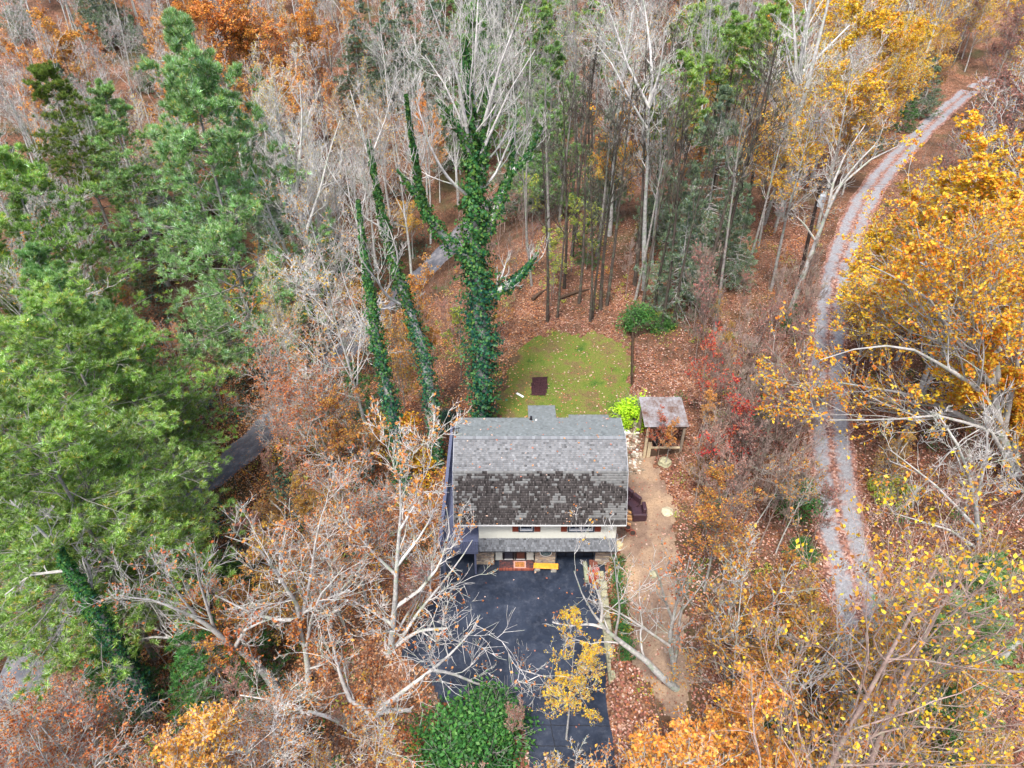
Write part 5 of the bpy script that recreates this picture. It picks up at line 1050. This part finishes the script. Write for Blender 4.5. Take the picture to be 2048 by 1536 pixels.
def rock(px, py, r_, lab, grp=None, mat=m_rock, flat=.55, seed=1):
    g_ = np.random.default_rng(seed); p = march(px, py); bm = bmesh.new(); bmesh.ops.create_icosphere(bm, subdivisions=3, radius=r_)
    off = g_.uniform(0, 9, 3)
    for v in bm.verts:
        q = v.co/r_; v.co *= 1+.13*math.sin(q.x*4+off[0])*math.sin(q.y*5+off[1])+.1*math.sin(q.z*6+off[2]); v.co.z *= flat
    me = bpy.data.meshes.new('rock'); bm.to_mesh(me); bm.free(); me.materials.append(mat)
    o = link('boulder', me, None, (p[0], p[1], p[2]+r_*.1)); meta(o, lab, 'rock', grp)
rock(1335, 1026, .42, 'pale tan boulder on the dirt beyond the sofa', mat=simple('tan_stone', (.42,.38,.27), .9, .3, 5), seed=3)
rock(1236, 1092, .4, 'cream rock at the front right corner of the house', mat=simple('cream_stone', (.5,.42,.25), .9, .25, 6), seed=4)
rock(1308, 1150, .3, 'small grey rock on the dirt path', seed=5)
rock(1330, 925, .5, 'flat mossy rock below the shelter', seed=6)
# retaining wall along the drive
wl = empty('retaining_wall', (5.75, 24, 0), 'low mossy block wall on the right edge of the driveway', 'wall')
def block(x, y, z, lx, ly, lz, c=1):
    mb = MB(); mb.box((0,0,0), (lx,ly,lz), jit=.03); o = mb.build('stone', m_rock, wl, bevel=.03, loc=(x-5.75, y-24, z)); return o
y = 22.0
while y < 29.6:
    l_ = random.uniform(.55,1.0)
    if not 26.0 < y < 26.8: block(5.62+random.uniform(-.04,.04), y, -.05, random.uniform(.4,.55), l_-.04, random.uniform(.38,.5)); 
    if random.random() < .6: block(5.72+random.uniform(-.04,.04), y+.1, .42, random.uniform(.35,.5), l_*.8, random.uniform(.25,.35))
    y += l_
# planter things by the garage
pl = empty('red_planter_cart', (5.45,29.2,0), 'red brown planter box with a dark round tub before it, right of the garage', 'planter')
mb = MB(); mb.box((-.35,.0,.0), (.4,.9,.55)); mb.build('box', simple('red_paint', (.30,.055,.03), .7, .35, 8), pl, bevel=.02)
mb = MB(); mb.box((-.2,.9,0), (.35,1.7,.35)); mb.build('rear_box', simple('brown_red_wood', (.14,.05,.035), .8, .35, 8), pl, bevel=.02)
tb = empty('round_tub', (5.42,28.6,0), 'dark round tub with dry red stems in front of the red box', 'tub')
mb = MB(); mb.tube([(0,0,0),(0,0,.45)], [.3,.38], 20); mb.build('tub', m_navy, tb)
mb = MB()
for i in range(20): a_ = random.uniform(0,6.28); mb.beam((0,0,.42), (.3*math.cos(a_),.3*math.sin(a_),.5+random.uniform(0,.12)), .03, .02)
mb.build('dry_stems', simple('dry_stem', (.3,.08,.04), .9), tb)
lg = empty('mossy_log', (4.98,30.0,.2), 'short mossy grey log left of the red planter', 'log')
mb = MB(); mb.tube([(0,-.8,0),(.02,0,.02),(-.02,.75,0)], [.16,.18,.15], 12); mb.build('log', simple('mossy_log_bark', (.22,.24,.16), .9, .4, 6), lg)
# leather sofa sectional
ps = march(1277, 1030); so = empty('sectional_sofa', (8.6,34.75,gz(8.5,34.9)+.05), 'dark brown leather sectional sofa left outside the right wall', 'sofa', rz=math.radians(-52))
# local x runs along the sofa, +y is its back
def pad(mb, a, b_): mb.box(a, b_)
parts = []
for i in range(3):
    x = -1.9+i*.78
    mb = MB(); mb.box((x+.02,-.42,.22), (x+.76,.3,.47)); mb.build('seat_cushion', m_leather, so, bevel=.07)
    mb = MB(); mb.box((x+.02,.22,.42), (x+.76,.48,1.0)); mb.build('back_cushion', m_leather, so, bevel=.08)
mb = MB(); mb.box((-1.92,-.4,.0), (.46,.5,.26)); mb.build('base', m_leather, so, bevel=.03)
mb = MB(); mb.box((-2.16,-.45,0), (-1.92,.48,.66)); mb.build('armrest', m_leather, so, bevel=.06)
c45 = math.radians(-38)
def rot(mb, ox, oy):
    mb.v = [(ox+x*math.cos(c45)-y*math.sin(c45), oy+x*math.sin(c45)+y*math.cos(c45), z) for x, y, z in mb.v]; return mb
mb = MB(); mb.box((0,-.5,.24), (.76,.28,.48)); rot(mb,.5,.0).build('seat_cushion', m_leather, so, bevel=.07)
mb = MB(); mb.box((0,.22,.42), (.8,.5,1.0)); rot(mb,.5,.0).build('back_cushion', m_leather, so, bevel=.08)
mb = MB(); mb.box((0,-.48,0), (.8,.5,.26)); rot(mb,.5,.0).build('base', m_leather, so, bevel=.03)
mb = MB(); mb.box((.8,-.5,0), (1.04,.5,.68)); rot(mb,.5,.0).build('armrest', m_leather, so, bevel=.06)
# firewood by the wall, pots
for k_, (px, py, lab) in enumerate(((1258,1036,'split firewood log on top of the small pile by the sofa'),(1260,1044,'split firewood log in the middle of the small pile'),(1256,1050,'split firewood log lowest in the small pile'),(1262,1030,'short firewood log nearest the sofa'))):
    p = march(px, py); lo = empty('firewood_log', (p[0], p[1], p[2]+.1+.1*(k_ % 2)), lab, 'firewood', 'firewood by the sofa', rz=random.uniform(-.5,.5))
    mb = MB(); mb.tube([(-.2,0,0),(.2,0,0)], .1, 7); mb.build('bark_side', simple('split_wood', (.38,.2,.09), .9, .4, 9), lo); 
    mb = MB(); mb.box((-.205,-.05,-.04), (.205,.05,.1)); mb.build('split_face', simple('fresh_wood', (.5,.3,.14), .9, .3, 9), lo)
for k_, (px, py, lab) in enumerate(((1255,1062,'clay pot left of the pair behind the firewood'),(1263,1066,'clay pot right of the pair, tipped on its side'))):
    p = march(px, py); po = empty('clay_pot', (p[0], p[1], p[2]), lab, 'pot', 'clay pots by the firewood')
    mb = MB(); mb.tube([(0,0,0),(0,0,.3),(0,0,.31),(0,0,.36)], [.14,.2,.23,.23], 16); mb.build('pot', simple('terracotta', (.2,.06,.04), .8, .3, 7), po)
    mb = MB(); mb.tube([(0,0,.36),(0,0,.365)], .18, 14); mb.build('soil', m_pole, po)
    if k_: po.rotation_euler.x = 1.2; po.location.z += .18
# fence: a long rail fence along the lawn and a picket panel
A_ = march(1261, 772); B_ = march(1263, 678); C_ = march(1308, 662)
fe = empty('garden_fence', A_, 'dark brown fence running up the right side of the lawn', 'fence')
n_ = int(np.hypot(*(B_-A_)[:2])/.135); pk = MB(); pk.box((-.012,-.05,0), (.012,.05,1.05)); pkm = pk.mesh('picket', m_fence)
for i in range(n_):
    q = A_+(B_-A_)*i/n_; link('picket', pkm, fe, (q[0]-A_[0]+random.uniform(-.01,.01), q[1]-A_[1], gz(q[0],q[1])-A_[2]+random.uniform(-.02,.03)))
for h_ in (.3,.85):
    mb = MB(); mb.beam((.04,0,h_), (B_[0]-A_[0]+.04, B_[1]-A_[1], B_[2]-A_[2]+h_), .05, .09); mb.build('rail', m_fence, fe)
for i in range(6):
    q = (B_-A_)*i/5; mb = MB(); mb.box((q[0]+.05,q[1]-.05,q[2]-.2), (q[0]+.15,q[1]+.05,q[2]+1.15)); mb.build('post', m_fence, fe)
fe2 = empty('picket_fence', B_, 'dark brown picket panel at the far corner of the lawn under the green shrub', 'fence')
n_ = 13; pk = MB(); pk.box((-.05,-.012,0), (.05,.012,1.15)); pkm = pk.mesh('picket', m_fence)
for i in range(n_):
    q = B_+(C_-B_)*i/(n_-1); link('picket', pkm, fe2, (q[0]-B_[0], q[1]-B_[1], gz(q[0],q[1])-B_[2]+random.uniform(-.03,.03)))
for h_ in (.3,.9):
    mb = MB(); mb.beam((0,.03,h_), (C_[0]-B_[0], C_[1]-B_[1]+.03, C_[2]-B_[2]+h_), .05, .08); mb.build('rail', m_fence, fe2)
# things on the lawn
p = march(1079, 774); bed = np.array([march(*q)[:2] for q in ((1064,757),(1096,756),(1092,793),(1063,794))])
m_mul, n, b = material('dark_mulch', .95, .1); t = noise(n, 9, 5, .8); r = ramp(n, t.outputs[0], [(.35,(.015,.008,.01)),(.6,(.05,.022,.025)),(.75,(.16,.07,.07))]); n.links.new(r.outputs[0], b.inputs['Base Color']); bump(n, b, t.outputs[0], 1, .05)
drape('mulch_bed', bed, .09, .1, m_mul, .04)
p = march(1040, 792); bd = MB(); bd.box((-.38,-.09,0), (.38,.09,.05)); o = bd.build('white_board', simple('white_paint', (.75,.76,.76), .6, .05), loc=(p[0], p[1], p[2]+.07)); o.rotation_euler.z = -.75
meta(o, 'short white board lying on the lawn left of the mulch bed', 'board')
# utility pole, wires
bp = march(1588, 606); tp = at_y(1641, 372, bp[1]); PH = float(tp[2]-bp[2])
up = empty('utility_pole', bp, 'dark leaning utility pole with a transformer left of the gravel road', 'utility pole'); dx = float(tp[0]-bp[0])
mb = MB(); mb.tube([(0,0,-.3),(dx*.5,0,PH*.5),(dx,0,PH)], [.19,.16,.12], 12); mb.build('pole', m_pole, up)
tr = MB(); tr.tube([(dx+.28,-.2,PH-1.75),(dx+.3,-.2,PH-1.7),(dx+.34,-.2,PH-.75),(dx+.35,-.2,PH-.68)], [.2,.25,.25,.18], 16); to = tr.build('transformer', m_metal, up)
mb = MB(); mb.tube([(dx+.3,-.2,PH-.68),(dx+.3,-.2,PH-.4)], .06, 8); mb.tube([(dx+.45,-.2,PH-.68),(dx+.45,-.2,PH-.45)], .05, 8); meta(mb.build('insulator', m_trimw, to), kind='stuff')
mb = MB(); mb.beam((dx-.4,0,PH-.25), (dx+.9,0,PH-.2), .1, .1); mb.build('crossarm', m_pole, up)
mb = MB(); mb.tube([(dx+.7,-.1,PH-.15),(dx+.7,-.1,PH+.1)], .06, 8); mb.build('cutout_fuse', m_trimw, up)
def wire(a, b_, sag, lab, r_=.016):
    a, b_ = np.array(a, float), np.array(b_, float); o = a.copy(); mb = MB(); P = []
    for t in np.linspace(0, 1, 24): q = a*(1-t)+b_*t-o; q[2] -= sag*4*t*(1-t); P.append(tuple(q))
    mb.tube(P, r_, 5); ob = mb.build('power_line', simple('wire', (.16,.16,.17), .5), loc=o); meta(ob, lab, 'power line', 'power lines')
T0 = bp+np.array([dx, 0, PH])
wire(T0, at_y(2100, 320, 75), 1.0, 'power line running right from the utility pole')
wire(T0, at_y(1300, 200, 70), 1.0, 'power line running left from the utility pole through the hemlocks')
wire(at_y(330, 900, 42), at_y(480, 668, 62), .5, 'upper of two wires crossing the valley road at the left'); wire(at_y(345, 905, 42), at_y(500, 672, 62), .5, 'lower of two wires crossing the valley road at the left')
# fallen logs on the forest floor
for px, py, l_, a_, lab in ((1150,590,3.5,.5,'mossy fallen log on the leafy floor behind the lawn'),(1340,545,4,.2,'dark fallen log near the tall forked tree'),(1300,525,3,-.4,'thin fallen trunk behind the green shrub'),(1080,590,2.5,.9,'short fallen log right of the ivy trunk')):
    p = march(px, py); lo = empty('fallen_log', (p[0],p[1],p[2]+.12), lab, 'log', rz=a_); mb = MB(); mb.tube([(-l_/2,0,0),(0,.1,.05),(l_/2,0,.02)], [.16,.14,.09], 8); mb.build('log', m_fence, lo)
    mb = MB(); mb.tube([(0,.1,.05),(.5,.6,.3)], [.05,.02], 5); mb.build('branch_stub', m_fence, lo)
# ---------------------------------------------------------------- what nobody could count: fallen leaves, twigs, undergrowth
def spread(n_, y0, y1, g, pw=1.0):
    y = y0+(y1-y0)*g.random(n_)**pw; x = (g.random(n_)*2-1)*(.8*y+14); return x, y
def leaf_mesh(name, x, y, z, size, cols, g, mat_trans=.15, tilt=.8, lab=None):
    V, F = cards(np.stack([x, y, z], 1), size, g, tilt, asp=.75); V[:, 2] = np.maximum(V[:, 2], np.repeat(z, 4)-.02)
    mt = leafy(name+'_colour', cols, mat_trans, 0, .8); o = link(name, npmesh(name, V, F, mt)); meta(o, kind='stuff'); return o
g = np.random.default_rng(5); x, y = spread(150000, 13, 75, g, 1.25); h = height(x, y)
dg = np.full(len(x), 99.)
for i in range(0, len(C_GRAV), 3): dg = np.minimum(dg, np.hypot(x-C_GRAV[i, 0], y-C_GRAV[i, 1]))
ind = in_poly(x, y, DRIVE); inl = in_poly(x, y, LAWN); inp = in_poly(x, y, DIRT); hs = (x > -4.6) & (x < 7.3) & (y > 30.9) & (y < 38)
keep = np.ones(len(x)); keep[ind] = .012; keep[inl] = .30; keep[inp] = .16; keep[dg < 1.5] = .28; keep[hs] = 0
keep = keep*np.where(inl | inp, np.clip(1+1.3*fnoise(x*.9, y*.8, 2), .15, 2), 1); k = g.random(len(x)) < keep; k &= ~((y < 22) & (np.abs(x) > 12) & (g.random(len(x)) < .3))
wl_ = k & (x < 2+(y-30)*.05-4*(y < 30)); k &= ~wl_
leaf_mesh('fallen_leaves', x[k], y[k], h[k]+.07, .15, [(.30,.12,.085),(.40,.20,.15),(.20,.075,.055),(.48,.30,.24),(.34,.13,.05),(.14,.055,.045),(.52,.38,.32),(.27,.10,.07)], g)
leaf_mesh('rusty_fallen_leaves', x[wl_], y[wl_], h[wl_]+.07, .16, [(.38,.16,.06),(.46,.22,.08),(.24,.09,.04),(.50,.30,.16),(.34,.11,.04),(.16,.065,.035),(.42,.28,.2),(.30,.12,.05)], g)
n_ = 90; xr = g.uniform(XL+.2, XR-.2, n_); yr = g.uniform(EAVE[0], BCK[0], n_); prz = np.interp(yr, [EAVE[0], BRK[0], RDG[0], BCK[0]], [EAVE[1], BRK[1], RDG[1], BCK[1]])
leaf_mesh('roof_leaves', xr, yr, prz+.07, .13, [(.5,.22,.08),(.55,.38,.3),(.4,.15,.1)], g)
# bare twiggy undergrowth
def twigs(name, n_, y0, y1, hgt, bk_, g, pred, r_=.012):
    x, y = spread(n_, y0, y1, g, 1.1); k = pred(x, y); x, y = x[k], y[k]; h = height(x, y); N = len(x); H = hgt*g.uniform(.4, 1.4, N)
    P = np.zeros((N, 4, 3)); P[:, 0] = np.stack([x, y, h-.05], 1); d = unit(np.stack([g.normal(size=N)*.35, g.normal(size=N)*.35, np.ones(N)], 1))
    for i in range(1, 4): d = unit(d+g.normal(size=d.shape)*.2); P[:, i] = P[:, i-1]+d*(H/3)[:, None]
    R = np.full((N, 4), r_)*np.array([1.3,1,.8,.5]); P2, R2 = grow(P, R, g, 4, .3, 1, (.4,1), .45, 3, .2, .2, .8, .5, .3, minr=r_*.7)
    v, f = join([tubes(P, R, 3), tubes(P2, R2, 3)]); meta(link(name, npmesh(name, v, f, BK[bk_])), kind='stuff')
dr_ = lambda x, y: np.min(np.stack([np.hypot(x-C_ROAD[i,0], y-C_ROAD[i,1]) for i in range(0, len(C_ROAD), 4)]), 0)
dg_ = lambda x, y: np.min(np.stack([np.hypot(x-C_GRAV[i,0], y-C_GRAV[i,1]) for i in range(0, len(C_GRAV), 4)]), 0)
openp = lambda x, y: ~in_poly(x, y, DRIVE) & ~in_poly(x, y, LAWN) & ~in_poly(x, y, DIRT) & ~((x > -5.5) & (x < np.where(y > 38, 13.2, 10.9)) & (y > 26) & (y < 46)) & (dg_(x, y) > 2.2) & (dr_(x, y) > 3.2)
twigs('undergrowth_twigs', 5200, 14, 90, 2.2, 'red', g, lambda x, y: openp(x, y) & ~((x > -6) & (x < 14) & (y < 62) & (g.random(len(x)) < .6)))
twigs('pale_undergrowth_twigs', 3000, 14, 110, 3.0, 'grey', g, lambda x, y: openp(x, y) & ((x < -6) | (x > 24) | (y > 70)))
# low leafy undergrowth in clumps
def clumps(name, n_, y0, y1, g, pred, leaf, per, rad, hgt, size):
    x, y = spread(n_, y0, y1, g, 1.1); k = pred(x, y); x, y = x[k], y[k]; N = len(x); h = height(x, y)
    c = np.repeat(np.stack([x, y, h], 1), per, 0); s_ = np.repeat(g.uniform(.5, 1.5, N), per)[:, None]
    q = unit(g.normal(size=(N*per, 3)))*g.random((N*per, 1))**.5*np.array([rad, rad, hgt]); q[:, 2] = np.abs(q[:, 2]); V, F = cards(c+q*s_+[0,0,.1], size, g, .5)
    meta(link(name, npmesh(name, V, F, LF[leaf])), kind='stuff')
clumps('rhododendron_thicket', 900, 34, 130, g, lambda x, y: openp(x, y) & (x < -9-.03*y) & (x > -.85*y), 'rhodo', 70, 1.9, 2.0, .30)
clumps('amber_undergrowth', 560, 14, 80, g, lambda x, y: openp(x, y) & ~((x > -6) & (x < 16) & (y > 26) & (y < 60)), 'amber', 45, .9, 1.1, .14)
clumps('rust_undergrowth', 420, 14, 70, g, lambda x, y: openp(x, y) & ((x < -5) | (x > 20)), 'rust', 45, .9, 1.1, .15)
clumps('yellow_green_undergrowth', 650, 14, 75, g, lambda x, y: openp(x, y), 'ygreen', 35, .6, .6, .13)
clumps('green_undergrowth', 260, 14, 80, g, lambda x, y: openp(x, y) & ((x < -5) | (x > 13)), 'green', 50, .8, .8, .14)
clumps('yellow_undergrowth', 260, 16, 70, g, lambda x, y: openp(x, y) & ((x < -5) | (x > 18)), 'yellow', 40, .9, 1.2, .13)
p0, p1 = at_z(1222, 1130, .3), at_z(1240, 1330, .6)
N = 4200; t = g.random(N); q = np.stack([p0[0]*(1-t)+p1[0]*t+.35+g.normal(size=N)*.28, p0[1]*(1-t)+p1[1]*t, np.zeros(N)], 1); q[:, 2] = height(q[:, 0], q[:, 1])+.1+g.random(N)*.35*(1+np.sin(q[:, 1]*4))
V, F = cards(q, .1, g, .5); meta(link('bank_ground_cover', npmesh('bank_ground_cover', V, F, LF['ivyl'])), kind='stuff')
